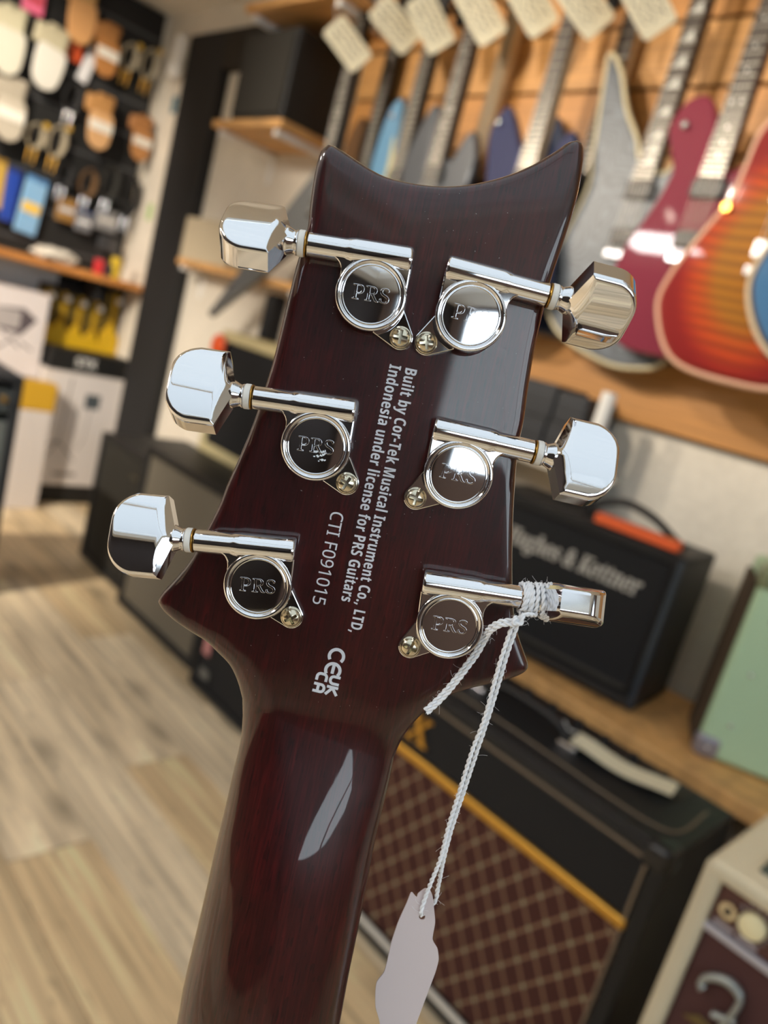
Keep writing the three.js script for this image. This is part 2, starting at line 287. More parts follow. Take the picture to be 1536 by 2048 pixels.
// ---- printed lettering on the flat back
{
  const w = 60, h = 104, k = 18, ox = -26, oy = 46;      // patch in headstock millimetres: left edge ox, top edge oy
  const map = canvasTex(w * k, h * k, (c) => {
    c.fillStyle = '#000'; c.fillRect(0, 0, w * k, h * k); c.fillStyle = '#fff'; c.strokeStyle = '#fff'; c.textBaseline = 'alphabetic';
    const line = (txt, [x0, y0], [x1, y1], size, weight) => {
      c.save(); c.translate((x0 - ox) * k, (oy - y0) * k); c.rotate(Math.atan2(-(y1 - y0), x1 - x0)); c.font = `${weight} ${size * k}px sans-serif`;
      const L = Math.hypot(x1 - x0, y1 - y0) * k; c.scale(L / c.measureText(txt).width, 1); c.fillText(txt, 0, 0); c.restore();
    };
    line('Built by Cor-Tek Musical Instrument Co., LTD,', [6.15, 40.95], [-10.06, -35.4], 4.6, 'bold');
    line('Indonesia under license for PRS Guitars', [1.68, 41.77], [-12.47, -26.01], 4.6, 'bold');
    line('CTI F091015', [-15.0, 0.58], [-20.9, -26.9], 5.2, 'normal');
    c.save(); c.translate((-15.6 - ox) * k, (oy + 39.5) * k); c.rotate(Math.atan2(12.9, -3.35)); c.lineWidth = 0.95 * k;
    const sq = (pts) => { c.beginPath(); pts.forEach(([x, y], i) => (i ? c.lineTo(x * k, y * k) : c.moveTo(x * k, y * k))); c.stroke(); };
    const arc = (x, y, r, a0, a1) => { const l = []; for (let q = 0; q <= 24; q++) { const t = lerp(a0, a1, q / 24); l.push([x + r * Math.cos(t), y + r * Math.sin(t)]); } return l; };
    const H = Math.PI / 2;
    sq(arc(2.6, -2.4, 2.1, 0.9, 4 * H - 0.9)); sq(arc(7.0, -2.4, 2.1, 0.9, 4 * H - 0.9)); sq([[4.9, -2.4], [8.0, -2.4]]);      // CE
    c.lineWidth = 0.85 * k;                                                                                                // UK over CA
    sq([[8.7, -5.2], ...arc(9.7, -3.4, 1.0, 2 * H, H), ...arc(9.9, -3.4, 1.0, H, 0), [10.9, -5.2]]); sq([[12.0, -5.3], [12.0, -1.9]]); sq([[14.3, -5.3], [12.2, -3.6], [14.5, -1.9]]);
    sq([[10.9, -1.2], ...arc(9.7, -0.2, 1.0, -H, -2 * H), ...arc(9.7, 0.6, 1.0, 2 * H, H), [10.9, 1.6]]); sq([[12.0, 2.0], ...arc(13.0, -0.2, 1.0, -2 * H, -H), ...arc(13.2, -0.2, 1.0, -H, 0), [14.2, 2.0]]); sq([[12.0, 0.6], [14.2, 0.6]]);
    c.restore();
  }, false);
  const g = new THREE.PlaneGeometry(w, h).translate(ox + w / 2, oy - h / 2, 0);
  part('printed_lettering', g, new THREE.MeshStandardMaterial({ color: 0xd9dbe2, roughness: 0.3, alphaMap: map, transparent: true }), guitar, [0, 0, THICK + 0.03], null, 'white printed maker text, serial number and CE UKCA marks');
}
// ---- tuners
const capBump = canvasTex(512, 512, (c, w, h) => {
  c.fillStyle = '#fff'; c.fillRect(0, 0, w, h); c.fillStyle = '#000'; c.font = '180px serif'; c.textAlign = 'center'; c.textBaseline = 'alphabetic'; c.save(); c.translate(w / 2, h / 2 + 58); c.scale(1.06, 1); c.fillText('PRS', 0, 0); c.restore();
}, false);
const capMat = phy(0xe4e4e8, 0.05, { metalness: 1, bumpMap: capBump, bumpScale: 0.00007 });
const nylon = std(0xe9e6df, 0.4);
const tunerGeo = {};
{
  const lathe = (pts, seg = 48) => new THREE.LatheGeometry(pts.map((p) => new THREE.Vector2(...p)), seg);
  const lx = (pts, seg = 40) => lathe(pts, seg).rotateZ(-Math.PI / 2);      // profile (radius, x), turned about the x axis
  const hs = new THREE.Shape(); hs.moveTo(-9.7, 10.7); hs.lineTo(-9.35, 0.2); hs.absarc(0, 0, 9.3, Math.PI, 2 * Math.PI, false); hs.lineTo(9.0, 4.6); hs.quadraticCurveTo(9.0, 7.2, 11.2, 8.2); hs.lineTo(11.2, 10.7); hs.closePath();
  tunerGeo.block = slab(hs, 6.5, 0.5, 3, 32);
  const tubeG = lx([[0, -9.7], [2.9, -9.7], [3.55, -9.25], [3.75, -8.6], [3.75, 6.0], [3.55, 7.6], [3.25, 8.6], [3.2, 18.6], [2.9, 19.0], [0, 19.0]]).translate(0, 10.7, 4.2);
  tunerGeo.tube = tubeG;
  tunerGeo.ring = lathe([[9.3, 0], [9.35, 5.4], [9.6, 6.1], [9.65, 6.7], [9.45, 7.2], [9.05, 7.45], [8.6, 7.4], [8.3, 7.1], [8.15, 6.75], [8.0, 6.7], [7.8, 6.85], [7.6, 6.85], [7.4, 6.7]], 72).rotateX(Math.PI / 2);
  const cap = lathe([[7.7, 6.72], [6.2, 6.79], [4.1, 6.85], [2.0, 6.885], [0.001, 6.9]].reverse(), 72).rotateX(Math.PI / 2);
  { const p = cap.attributes.position, u = cap.attributes.uv; for (let i = 0; i < p.count; i++) u.setXY(i, 0.5 + p.getX(i) / 15.6, 0.5 + p.getY(i) / 15.6); }
  tunerGeo.cap = cap;
  const sx = -9.6, sy = -9.3, R = 3.5, a0 = Math.atan2(sy, sx), ts = new THREE.Shape();
  ts.moveTo(7.4 * Math.cos(a0 - 1.15), 7.4 * Math.sin(a0 - 1.15)); ts.lineTo(sx + R * Math.cos(a0 - 1.35), sy + R * Math.sin(a0 - 1.35)); ts.absarc(sx, sy, R, a0 - 1.35, a0 + 1.35, false); ts.lineTo(7.4 * Math.cos(a0 + 1.15), 7.4 * Math.sin(a0 + 1.15)); ts.closePath();
  tunerGeo.tab = slab(ts, 1.7, 0.3, 2, 20);
  const head = lathe([[0.001, 1.75], [0.9, 1.68], [1.8, 1.4], [2.45, 0.9], [2.75, 0.3], [2.8, 0], [0.001, 0]], 40).rotateX(Math.PI / 2);
  const ev = new Evaluator(); ev.useGroups = false;
  let b = new Brush(mergeVertices(clean(head)).clone()); b.updateMatrixWorld();
  for (const q of [0, 1]) { const x = new Brush(new THREE.BoxGeometry(0.85, 3.9, 1.6).toNonIndexed()); x.position.z = 1.65; x.rotation.z = 0.4 + (q * Math.PI) / 2; x.updateMatrixWorld(); b = ev.evaluate(b, x, SUBTRACTION); b.updateMatrixWorld(); }
  tunerGeo.screw = clean(b.geometry);
  tunerGeo.screwWasher = lathe([[2.9, 0], [3.05, 0.25], [2.9, 0.5], [2.3, 0.55]], 32).rotateX(Math.PI / 2);
  tunerGeo.brassRing = lx([[0, 19.0], [3.35, 19.0], [3.45, 19.3], [3.35, 19.6], [0, 19.6]]).translate(0, 10.7, 4.2);
  tunerGeo.nylonRing = lx([[0, 19.6], [3.35, 19.6], [3.5, 19.9], [3.5, 21.1], [3.35, 21.4], [0, 21.4]]).translate(0, 10.7, 4.2);
  tunerGeo.collar = lx([[0, 21.4], [3.2, 21.4], [3.35, 21.7], [3.2, 22.1], [3.0, 22.3], [3.2, 22.9], [3.7, 24.0], [4.3, 25.4], [0, 27.5]]).translate(0, 10.7, 4.2);
  // button: convex faces, flat narrow edges, rounded outer end, slanted shoulders at the collar
  const WB = 11.6, x0 = (w) => 23.4 + 0.34 * Math.abs(w), x1 = (w) => { const q = Math.max(0, Math.abs(w) - 3.6); return 41.6 - 8.2 + Math.sqrt(Math.max(0, 8.2 * 8.2 - q * q)); };
  const bd = []; for (let k = 0; k <= 40; k++) { const w = lerp(-WB, WB, k / 40); bd.push([x1(w), w]); }
  const bd2 = []; for (let k = 0; k <= 40; k++) { const w = lerp(-WB, WB, k / 40); bd2.push([x0(w), w]); }
  const segD = (list, x, y) => { let m = 1e9; for (let i = 0; i + 1 < list.length; i++) { const [ax, ay] = list[i], [bx, by] = list[i + 1], dx = bx - ax, dy = by - ay, t = clamp(((x - ax) * dx + (y - ay) * dy) / (dx * dx + dy * dy)); m = Math.min(m, Math.hypot(x - ax - t * dx, y - ay - t * dy)); } return m; };
  const es = [0, 0.006, 0.015, 0.03, 0.05, 0.075, 0.105, 0.145, 0.2]; const mid = []; for (let k = 1; k < 10; k++) mid.push(0.2 + 0.6 * (k / 10)); const vs = [...es, ...mid, ...es.map((e) => 1 - e).reverse()];
  const ws = [0, 0.002, 0.006, 0.012, 0.02, 0.03, 0.043, 0.06, 0.08, 0.105, 0.135]; const wm = []; for (let k = 1; k < 14; k++) wm.push(0.135 + 0.73 * (k / 14)); const wv = [...ws, ...wm, ...ws.map((e) => 1 - e).reverse()];
  const sheet = (sgn) => {
    const P = [], I = [], nv = vs.length, nw = wv.length;
    for (const wq of wv) for (const v of vs) {
      const w = lerp(-WB, WB, wq), x = lerp(x0(w), x1(w), v), dOut = Math.min(segD(bd, x, w), WB - Math.abs(w)), dIn = segD(bd2, x, w), h = 5.4 - 1.9 * (w / WB) ** 2, r = 1.1, q = clamp(dOut / r);
      let z = h - r + r * Math.sqrt(Math.max(0, 1 - (1 - q) ** 2)); z = Math.min(z, 3.0 + dIn * 0.8);
      P.push(x, w, sgn * Math.max(z, 0));
    }
    for (let i = 0; i < nw - 1; i++) for (let j = 0; j < nv - 1; j++) { const a = i * nv + j, c = a + nv; if (sgn > 0) I.push(a, a + 1, c, c, a + 1, c + 1); else I.push(a, c, a + 1, c, c + 1, a + 1); }
    const g = new THREE.BufferGeometry(); g.setAttribute('position', new THREE.Float32BufferAttribute(P, 3)); g.setIndex(I); g.computeVertexNormals(); g.setAttribute('uv', new THREE.Float32BufferAttribute(new Float32Array(P.length / 3 * 2), 2));
    return { g, P, nv, nw };
  };
  const top = sheet(1), bot = sheet(-1), wallP = [], ring = [];
  for (let j = 0; j < top.nv; j++) ring.push(j); for (let i = 1; i < top.nw; i++) ring.push(i * top.nv + top.nv - 1); for (let j = top.nv - 2; j >= 0; j--) ring.push((top.nw - 1) * top.nv + j); for (let i = top.nw - 2; i >= 0; i--) ring.push(i * top.nv);
  for (let k = 0; k + 1 < ring.length; k++) { const q = (s, i) => s.P.slice(3 * i, 3 * i + 3), a = q(top, ring[k]), b2 = q(top, ring[k + 1]), c = q(bot, ring[k]), d = q(bot, ring[k + 1]); wallP.push(...a, ...c, ...b2, ...b2, ...c, ...d); }
  const wg = new THREE.BufferGeometry(); wg.setAttribute('position', new THREE.Float32BufferAttribute(wallP, 3)); wg.computeVertexNormals(); wg.setAttribute('uv', new THREE.Float32BufferAttribute(new Float32Array(wallP.length / 3 * 2), 2));
  tunerGeo.button = merge([top.g, bot.g, wg]);
}
function mirrored(g, m) {
  if (m > 0) return g;
  const c = clean(g).clone(); c.scale(1, -1, 1);
  for (const k of Object.keys(c.attributes)) { const a = c.attributes[k], s = a.itemSize; for (let t = 0; t < a.count; t += 3) for (let q = 0; q < s; q++) { const i = (t + 1) * s + q, j = (t + 2) * s + q, tmp = a.array[i]; a.array[i] = a.array[j]; a.array[j] = tmp; } }
  return c;
}
const mir = Object.fromEntries(Object.entries(tunerGeo).map(([k, g]) => [k, mirrored(g, -1)]));
function tuner([x, y], deg, m, turn, label) {
  const t = new THREE.Group(); t.name = 'tuner'; t.userData.label = label; guitar.add(t);
  t.position.set(x, y, THICK); t.rotation.z = THREE.MathUtils.degToRad(deg);
  const G = m > 0 ? tunerGeo : mir;
  part('gear_housing', G.block, chrome, t); part('worm_tube', G.tube, chrome, t); part('bezel_ring', G.ring, chrome, t);
  const cap = part('engraved_cap', tunerGeo.cap, capMat, t, [0, 0, 0], null, 'chrome cap engraved PRS'); if (m < 0) cap.rotation.z = Math.PI;
  part('mounting_tab', G.tab, chrome, t); part('tab_washer', tunerGeo.screwWasher, nickel, t, [-9.6, m * -9.3, 1.7]); part('screw', tunerGeo.screw, nickel, t, [-9.6, m * -9.3, 2.0], [0, 0, x * 0.13]);
  part('brass_washer', G.brassRing, brass, t); part('nylon_washer', G.nylonRing, nylon, t, null, null, 'white nylon washer'); part('button_collar', G.collar, chrome, t);
  part('button', tunerGeo.button, chrome, t, [0, m * 10.7, 4.2], [THREE.MathUtils.degToRad(turn), 0, 0]);
  return t;
}
tuner([-3.49, 59.44], 171.0, -1, 47, 'upper left chrome tuner with its button turned on edge');
tuner([-18.7, 19.02], 171.8, -1, 28, 'middle left chrome tuner with white scuffs on its cap');
tuner([-35.44, -20.09], 174.4, -1, 19, 'lower left chrome tuner, its wide button face turned to the viewer');
tuner([23.3, 53.93], -14.2, 1, 46, 'upper right chrome tuner with its cap reflecting the window');
tuner([20.44, 11.17], -12.9, 1, -24, 'middle right chrome tuner');
const stringTuner = tuner([18.54, -31.5], -9.0, 1, 74, 'lower right chrome tuner with cotton string tied to it');

{ // pale glue residue on the middle left cap, dust on the lacquer
  const ml = guitar.children.filter((c) => c.name === 'tuner')[1], r = mulberry(77), sc = [];
  for (let k = 0; k < 16; k++) { const x = -3.0 + r() * 3.2, y = 1.2 + r() * 2.8, n = 5 + Math.floor(r() * 3), pts = []; for (let q = 0; q < n; q++) { const a = (q / n) * 6.28, l = 0.15 + r() * 0.5; pts.push([x + l * Math.cos(a), y + l * 0.7 * Math.sin(a)]); } sc.push(new THREE.ShapeGeometry(polyShape(pts))); }
  const g = merge(sc); g.rotateZ(0); part('glue_residue', g, std(0xe3e9ef, 0.9), ml, [0, 0, 6.93], null, 'pale scuffed glue residue').userData.kind = 'stuff';
  const specks = [], sp = new THREE.OctahedronGeometry(1, 0);
  for (let k = 0; k < 170; k++) { const y = -60 + r() * 150, cx = 18 - (90 - y) * 0.22, x = cx + (r() - 0.5) * 62; const q = 0.05 + 0.09 * r() * r(); specks.push(sp.clone().scale(q * (1 + 2 * (r() > 0.85 ? 1 : 0)), q, q * 0.6).rotateZ(r() * 3).translate(x, y, THICK + 0.03)); }
  part('dust_specks', merge(specks), std(0xb8b4b0, 0.9), guitar).userData.kind = 'stuff';
}
// ------------------------------------------------------------------ price tag on its cotton string
{
  const tagThing = thing('price_tag', 'blank white scallop-edged price tag hanging on cotton string from lower right tuner', 'tag');
  const cam = (x, y, z) => EYE.clone().addScaledVector(CAM_RIGHT, x * MM).addScaledVector(CAM_UP, y * MM).addScaledVector(CAM_BACK, z * MM);
  const pts = [[7.88, -106.14], [9.08, -107.4], [9.5, -106.42], [11.41, -105.02], [12.76, -105.44], [13.55, -107.26], [13.97, -110.75], [14.25, -114.52], [13.55, -119.13], [14.94, -121.92], [15.22, -124.85], [14.38, -128.21], [12.99, -131.98], [11.17, -136.86], [8.94, -143.01], [6.56, -151.67], [3.07, -157.25], [-0.42, -154.46], [-1.12, -143.01], [-2.44, -137.7], [-2.16, -131.42], [0.0, -128.21], [1.12, -124.02], [2.18, -119.41], [4.05, -113.96], [6.28, -109.07], [7.33, -106.42]];
  const sh = smoothShape(pts, 220, 0.35), hole = new THREE.Path(); hole.absarc(10.6, -112.9, 0.95, 0, Math.PI * 2, true); sh.holes.push(hole);
  const TS = MM * (230.1 / 212), g = slab(sh, 0.5, 0.08, 1, 16).scale(TS, TS, TS);
  const card = part('tag_card', g, std(0xd2c4c4, 0.6), tagThing);
  card.quaternion.setFromRotationMatrix(new THREE.Matrix4().makeBasis(CAM_RIGHT, CAM_UP, CAM_BACK)); card.position.copy(cam(0, 0, -230.1));
  tagThing.position.copy(cam(11.5, -122.5, -230.1)); card.position.sub(tagThing.position);
  const cotton = std(0xf6f7fa, 0.95), paths = [];
  const P = (l) => l.map((p) => cam(...p).sub(tagThing.position));
  const tw = (x, y, z) => stringTuner.localToWorld(V(x, y, z)).sub(tagThing.position);
  stringTuner.updateWorldMatrix(true, false);
  // long double strand from the knot to the hole
  const knot = [36.8, -29.6, -209.2];
  paths.push(P([knot, [36.2, -30.12, -209.75], [33.45, -38.47, -211.58], [31.23, -47.26, -213.52], [28.48, -59.24, -216.15], [25.44, -68.41, -218.17], [22.12, -80.92, -220.92], [19.13, -92.12, -223.39], [16.67, -103.58, -225.91], [14.09, -111.08, -227.56], [12.36, -116.48, -228.75], [11.2, -120.74, -229.1], [11.5, -122.4, -230.3], [12.6, -121.2, -231.3]]));
  paths.push(P([knot, [37.09, -30.45, -210.11], [34.76, -38.52, -211.88], [32.42, -48.07, -213.98], [29.52, -59.32, -216.45], [26.65, -69.28, -218.64], [23.19, -81.82, -221.4], [20.06, -93.06, -223.86], [17.73, -103.72, -226.21], [16.5, -112.9, -229.74], [15.38, -119.04, -231.4], [13.2, -121.2, -231.6]]));
  // short cut end that runs round the tuner cap
  paths.push(P([knot, [36.16, -29.81, -209.5], [32.17, -30.37, -210.5], [29.47, -32.55, -213], [28.24, -35.94, -216.5], [26.08, -40.12, -217.5], [22.69, -44.81, -218], [19.33, -49.48, -219], [15.62, -53.79, -219.5], [11.86, -57.26, -219.5]]));
  paths.push(P([knot, [36.61, -30.69, -208.9], [32.63, -31.25, -209.9], [29.94, -33.44, -212.4], [28.73, -36.84, -215.9], [26.58, -41.01, -216.9], [23.2, -45.69, -217.4], [19.85, -50.36, -218.4], [16.15, -54.65, -218.9], [12.4, -58.11, -218.9]]));
  // turns round the collar
  const helix = (xa, xb, n, r0, r1) => { const l = []; for (let k = 0; k <= n * 14; k++) { const t = k / (n * 14), an = -0.9 + t * n * 2 * Math.PI, r = lerp(r0, r1, t); l.push(tw(lerp(xa, xb, t) + 0.25 * Math.sin(an * 1.3), 10.7 + r * Math.cos(an), 4.2 + r * Math.sin(an))); } return l; };
  paths.push(helix(18.8, 21.6, 3, 4.0, 4.15)); paths.push(helix(20.6, 25.6, 3, 4.3, 4.6)); paths.push(helix(25.4, 27.4, 2, 4.5, 5.4));
  paths.push([tw(19.4, 7.2, 7.4), tw(18.6, 4.6, 6.4), ...P([[36.2, -29.2, -209], [35.6, -30.4, -208.4], [37.6, -30.6, -208.6], [38.2, -28.6, -208.6]]), tw(23.5, 7.0, 7.2)]);
  const strands = [];
  for (const path of paths) {
    const c = new THREE.CatmullRomCurve3(path, false, 'centripetal'), L = c.getLength(), N = Math.max(60, Math.round(L / (0.28e-3))), fr = c.computeFrenetFrames(N, false), cp = c.getSpacedPoints(N);
    for (const ph of [0, Math.PI]) {
      const q = cp.map((p, i) => { const an = ph + (i * L / N) / (3.4e-3) * 2 * Math.PI; return p.clone().addScaledVector(fr.normals[i], 0.26e-3 * Math.cos(an)).addScaledVector(fr.binormals[i], 0.26e-3 * Math.sin(an)); });
      strands.push(new THREE.TubeGeometry(new THREE.CatmullRomCurve3(q), N, 0.36e-3, 6, false));
    }
  }
  part('string', merge(strands), cotton, tagThing);
  const hairs = [];
  for (let k = 0; k < 420; k++) {
    const path = paths[k % paths.length], i = Math.floor(rnd() * (path.length - 1)), p = path[i].clone().lerp(path[i + 1], rnd()), d = V(rnd() - 0.5, rnd() - 0.5, rnd() - 0.5).normalize(), e = V(rnd() - 0.5, rnd() - 0.5, rnd() - 0.5).normalize(), l = (1 + rnd() * 2.2) * MM;
    hairs.push(new THREE.TubeGeometry(new THREE.QuadraticBezierCurve3(p, p.clone().addScaledVector(d, l * 0.7), p.clone().addScaledVector(d, l * 0.8).addScaledVector(e, l * 0.7)), 5, 0.028e-3, 3, false));
  }
  const fz = part('cotton_fuzz', merge(hairs), cotton, tagThing); fz.userData.kind = 'stuff';
}
// ------------------------------------------------------------------ guitars hanging on the slat wall (local x = world z, local z = out from the wall)
const FACE = -Math.PI / 2, X_GTR = 1.745, Y_BASE = 1.345;
const fretMat = std(0xb9b4aa, 0.3, { metalness: 0.9 }), rosewood = std(0x2e211c, 0.55), ebony = std(0x1d1b1b, 0.5), mapleNeck = phy(0xc9b08c, 0.4, { clearcoat: 0.5 }), pearl = std(0xd9dbd6, 0.25), stringMat = std(0xb8b2a6, 0.35, { metalness: 0.9 });
const fretGeo = box(1, 0.0022, 0.0022);
const fretY = (n) => 0.648 * (1 - Math.pow(2, -n / 12));
const strat = (hx = -0.105, hy = 0.6) => [[0, 0], [0.1, 0.012], [0.165, 0.1], [0.15, 0.19], [0.118, 0.27], [0.135, 0.36], [0.138, 0.43], [0.105, 0.5], [0.075, 0.48], [0.05, 0.425], [0.03, 0.425], [-0.03, 0.43], [-0.045, 0.45], [hx + 0.03, hy - 0.02], [hx, hy], [hx - 0.035, hy - 0.06], [-0.15, 0.4], [-0.118, 0.29], [-0.15, 0.2], [-0.168, 0.11], [-0.105, 0.015]];
const singleCut = [[0, 0], [0.1, 0.015], [0.165, 0.1], [0.155, 0.19], [0.115, 0.275], [0.128, 0.34], [0.13, 0.395], [0.1, 0.43], [0.068, 0.405], [0.04, 0.4], [0.028, 0.43], [-0.028, 0.455], [-0.08, 0.46], [-0.13, 0.41], [-0.138, 0.35], [-0.118, 0.285], [-0.155, 0.2], [-0.168, 0.11], [-0.105, 0.017]];
function wallGuitar(o) {
  const gx = o.x, zz = o.z * (gx / X_GTR), yy = 1.21 + (Y_BASE + (o.dy ?? 0) - 1.21) * (gx / X_GTR);
  const g = thing('hanging_guitar', o.label, 'guitar', [gx, yy, zz], FACE, 'guitars hanging on the slat wall');
  const D = o.depth ?? 0.034, sh = o.poly ? polyShape(o.outline) : smoothShape(o.outline, 160);
  part('body', uvXY(slab(sh, D, o.bevel ?? 0.008, 4), 0.4), o.body, g, [0, 0, -D / 2]);
  if (o.binding) { const c = o.outline.map(([x, y]) => V(x, y, 0)), cr = new THREE.CatmullRomCurve3(c, true, 'catmullrom', o.poly ? 0.01 : 0.5); part('binding', new THREE.TubeGeometry(cr, 220, 0.0068, 8, true), o.binding, g, [0, 0, D / 2 - 0.006], null, 'pale edge binding'); }
  if (o.top) { const k = smoothShape(o.outline.map(([x, y]) => [x * 0.95, 0.24 + (y - 0.24) * 0.96]), 160); part('carved_top', uvXY(slab(k, 0.012, 0.005, 3), 1), o.top, g, [0, 0, D / 2 - 0.004]); }
  const nut = 0.87, w0 = 0.0215, w1 = 0.028, yEnd = nut - fretY(o.frets ?? 22) - 0.012, z = D / 2 + 0.012;
  const wAt = (y) => lerp(w1, w0, (y - yEnd) / (nut - yEnd));
  part('neck', slab(polyShape([[-w1 * 0.95, 0.36], [w1 * 0.95, 0.36], [w0, nut], [-w0, nut]]), 0.03, 0.006, 2), o.neckMat ?? mapleNeck, g, [0, 0, z - 0.034]);
  part('fretboard', slab(polyShape([[-w1, yEnd], [w1, yEnd], [w0, nut], [-w0, nut]]), 0.007, 0.001, 1), o.board ?? rosewood, g, [0, 0, z - 0.006]);
  for (let n = 1; n <= (o.frets ?? 22); n++) { const y = nut - fretY(n); part('fret', fretGeo, fretMat, g, [0, y, z + 0.0015]).scale.x = 2 * wAt(y); }
  const inl = (x, y, r) => part('inlay', o.inlay === 'fin' ? at(slab(polyShape([[-r * 1.5, -r], [r * 1.7, -r], [r * 0.9, r * 1.4]]), 0.001, 0), 0, 0, 0) : cyl(r, 0.001, 12).rotateX(Math.PI / 2), pearl, g, [x, y, z + 0.0012]);
  if (o.inlay) for (const n of o.dots ?? [3, 5, 7, 9, 12, 15, 17, 19]) { const y = nut - (fretY(n) + fretY(n - 1)) / 2; if (n === 12 && o.inlay === 'dot') { inl(-0.012, y, 0.0042); inl(0.012, y, 0.0042); } else inl(o.inlayX ?? 0, y, o.inlay === 'fin' ? 0.011 : 0.0042); }
  part('headstock', slab(smoothShape(o.head ?? [[-0.024, nut], [-0.04, nut + 0.06], [-0.035, nut + 0.14], [0.0, nut + 0.175], [0.035, nut + 0.1], [0.028, nut + 0.03], [0.022, nut]], 48), 0.015, 0.003, 2), o.headMat ?? o.neckMat ?? mapleNeck, g, [0, 0, z - 0.02]);
  const st = []; for (let k = 0; k < 6; k++) { const x = (k - 2.5) / 2.5; st.push(new THREE.TubeGeometry(new THREE.LineCurve3(V(x * 0.0265, nut - 0.648, z + 0.007), V(x * 0.018, nut, z + 0.004)), 1, 0.0007, 4)); }
  part('strings', merge(st), stringMat, g);
  for (const [py, pm] of o.pickups ?? [[0.375, blackPlastic], [0.265, blackPlastic]]) part('pickup', rbox(0.078, 0.038, 0.016, 0.004), pm, g, [0, py, D / 2 + 0.006]);
  part('bridge', rbox(0.085, 0.022, 0.014, 0.004), o.bridge ?? chromeSoft, g, [0, nut - 0.648, D / 2 + 0.006]);
  if (o.knobs) for (const [kx, ky] of o.knobs) part('knob', at(cyl(0.011, 0.014, 20, 0.009).rotateX(Math.PI / 2), 0, 0, 0), o.knobMat ?? gold, g, [kx, ky, D / 2 + 0.012]);
  if (o.pin) part('strap_pin', new THREE.LatheGeometry([[0, 0], [0.004, 0], [0.004, 0.008], [0.008, 0.011], [0.008, 0.014], [0, 0.015]].map((p) => new THREE.Vector2(...p)), 18).rotateX(Math.PI / 2), chromeSoft, g, [o.pin[0], o.pin[1], D / 2 - 0.002]);
  if (o.guard) part('pickguard', slab(smoothShape(o.guard, 80), 0.003, 0.0005, 1), o.guardMat, g, [0, 0, D / 2 - 0.001]);
  // hook that carries it
  const h = thing('wall_hanger', o.hook, 'hanger', [X_WALL - 0.03, yy + nut + 0.012, zz], FACE, 'guitar hangers on the slat wall');
  part('base_plate', rbox(0.04, 0.06, 0.012, 0.003), blackMatte, h, [0, 0.01, 0.006]); const AL = 1.82 - gx; part('arm', cyl(0.006, AL + 0.02, 12).rotateX(Math.PI / 2), blackMatte, h, [0, 0.006, AL / 2]);
  for (const s of [-1, 1]) part('prong', tube([[0, 0.006, AL - 0.02], [s * 0.034, 0.006, AL - 0.015], [s * 0.037, 0.008, AL + 0.03]], 0.006, 16, 8), blackMatte, h);
  return g;
}
const gloss = (c, extra = {}) => phy(c, 0.55, { specularIntensity: 0.3, clearcoat: 1, clearcoatRoughness: 0.03, ...extra });
const burlTex = tex(512, 512, (u, v) => { const w = noise(u * 5, v * 5, 5, 5, 70) * 7 + noise(u * 14, v * 10, 14, 10, 71) * 1.4, r = 0.5 + 0.5 * Math.sin(w * 6.28 + u * 6), k = 0.75 + 0.25 * r + 0.1 * noise(u * 60, v * 60, 60, 60, 72); return [92 * k, 100 * k, 110 * k]; });
const flameTex = tex(512, 512, (u, v) => {   // sunburst flame top: uv = body metres
  const x = u > 0.5 ? u - 1 : u, y = v - 0.24, r = Math.hypot(x / 0.2, y / 0.26), f = 0.86 + 0.14 * Math.sin(v * 260 + 3 * noise(u * 10, v * 10, 10, 10, 73) + 14 * x);
  const a = [176, 112, 18], b = [196, 70, 10], c = [128, 8, 8], t1 = sstep(0.45, 0.72, r), t2 = sstep(0.68, 0.95, r), q = [0, 1, 2].map((i) => lerp(lerp(a[i], b[i], t1), c[i], t2) * lerp(f, 1, t2));
  return q;
});
const burst = [[0.02, 0], [0.12, 0.018], [0.2, 0.11], [0.185, 0.22], [0.14, 0.33], [0.15, 0.4], [0.155, 0.46], [0.12, 0.5], [0.08, 0.47], [0.045, 0.46], [0.028, 0.5], [-0.028, 0.54], [-0.07, 0.545], [-0.11, 0.5], [-0.118, 0.43], [-0.125, 0.365], [-0.16, 0.29], [-0.2, 0.2], [-0.205, 0.12], [-0.13, 0.02]];
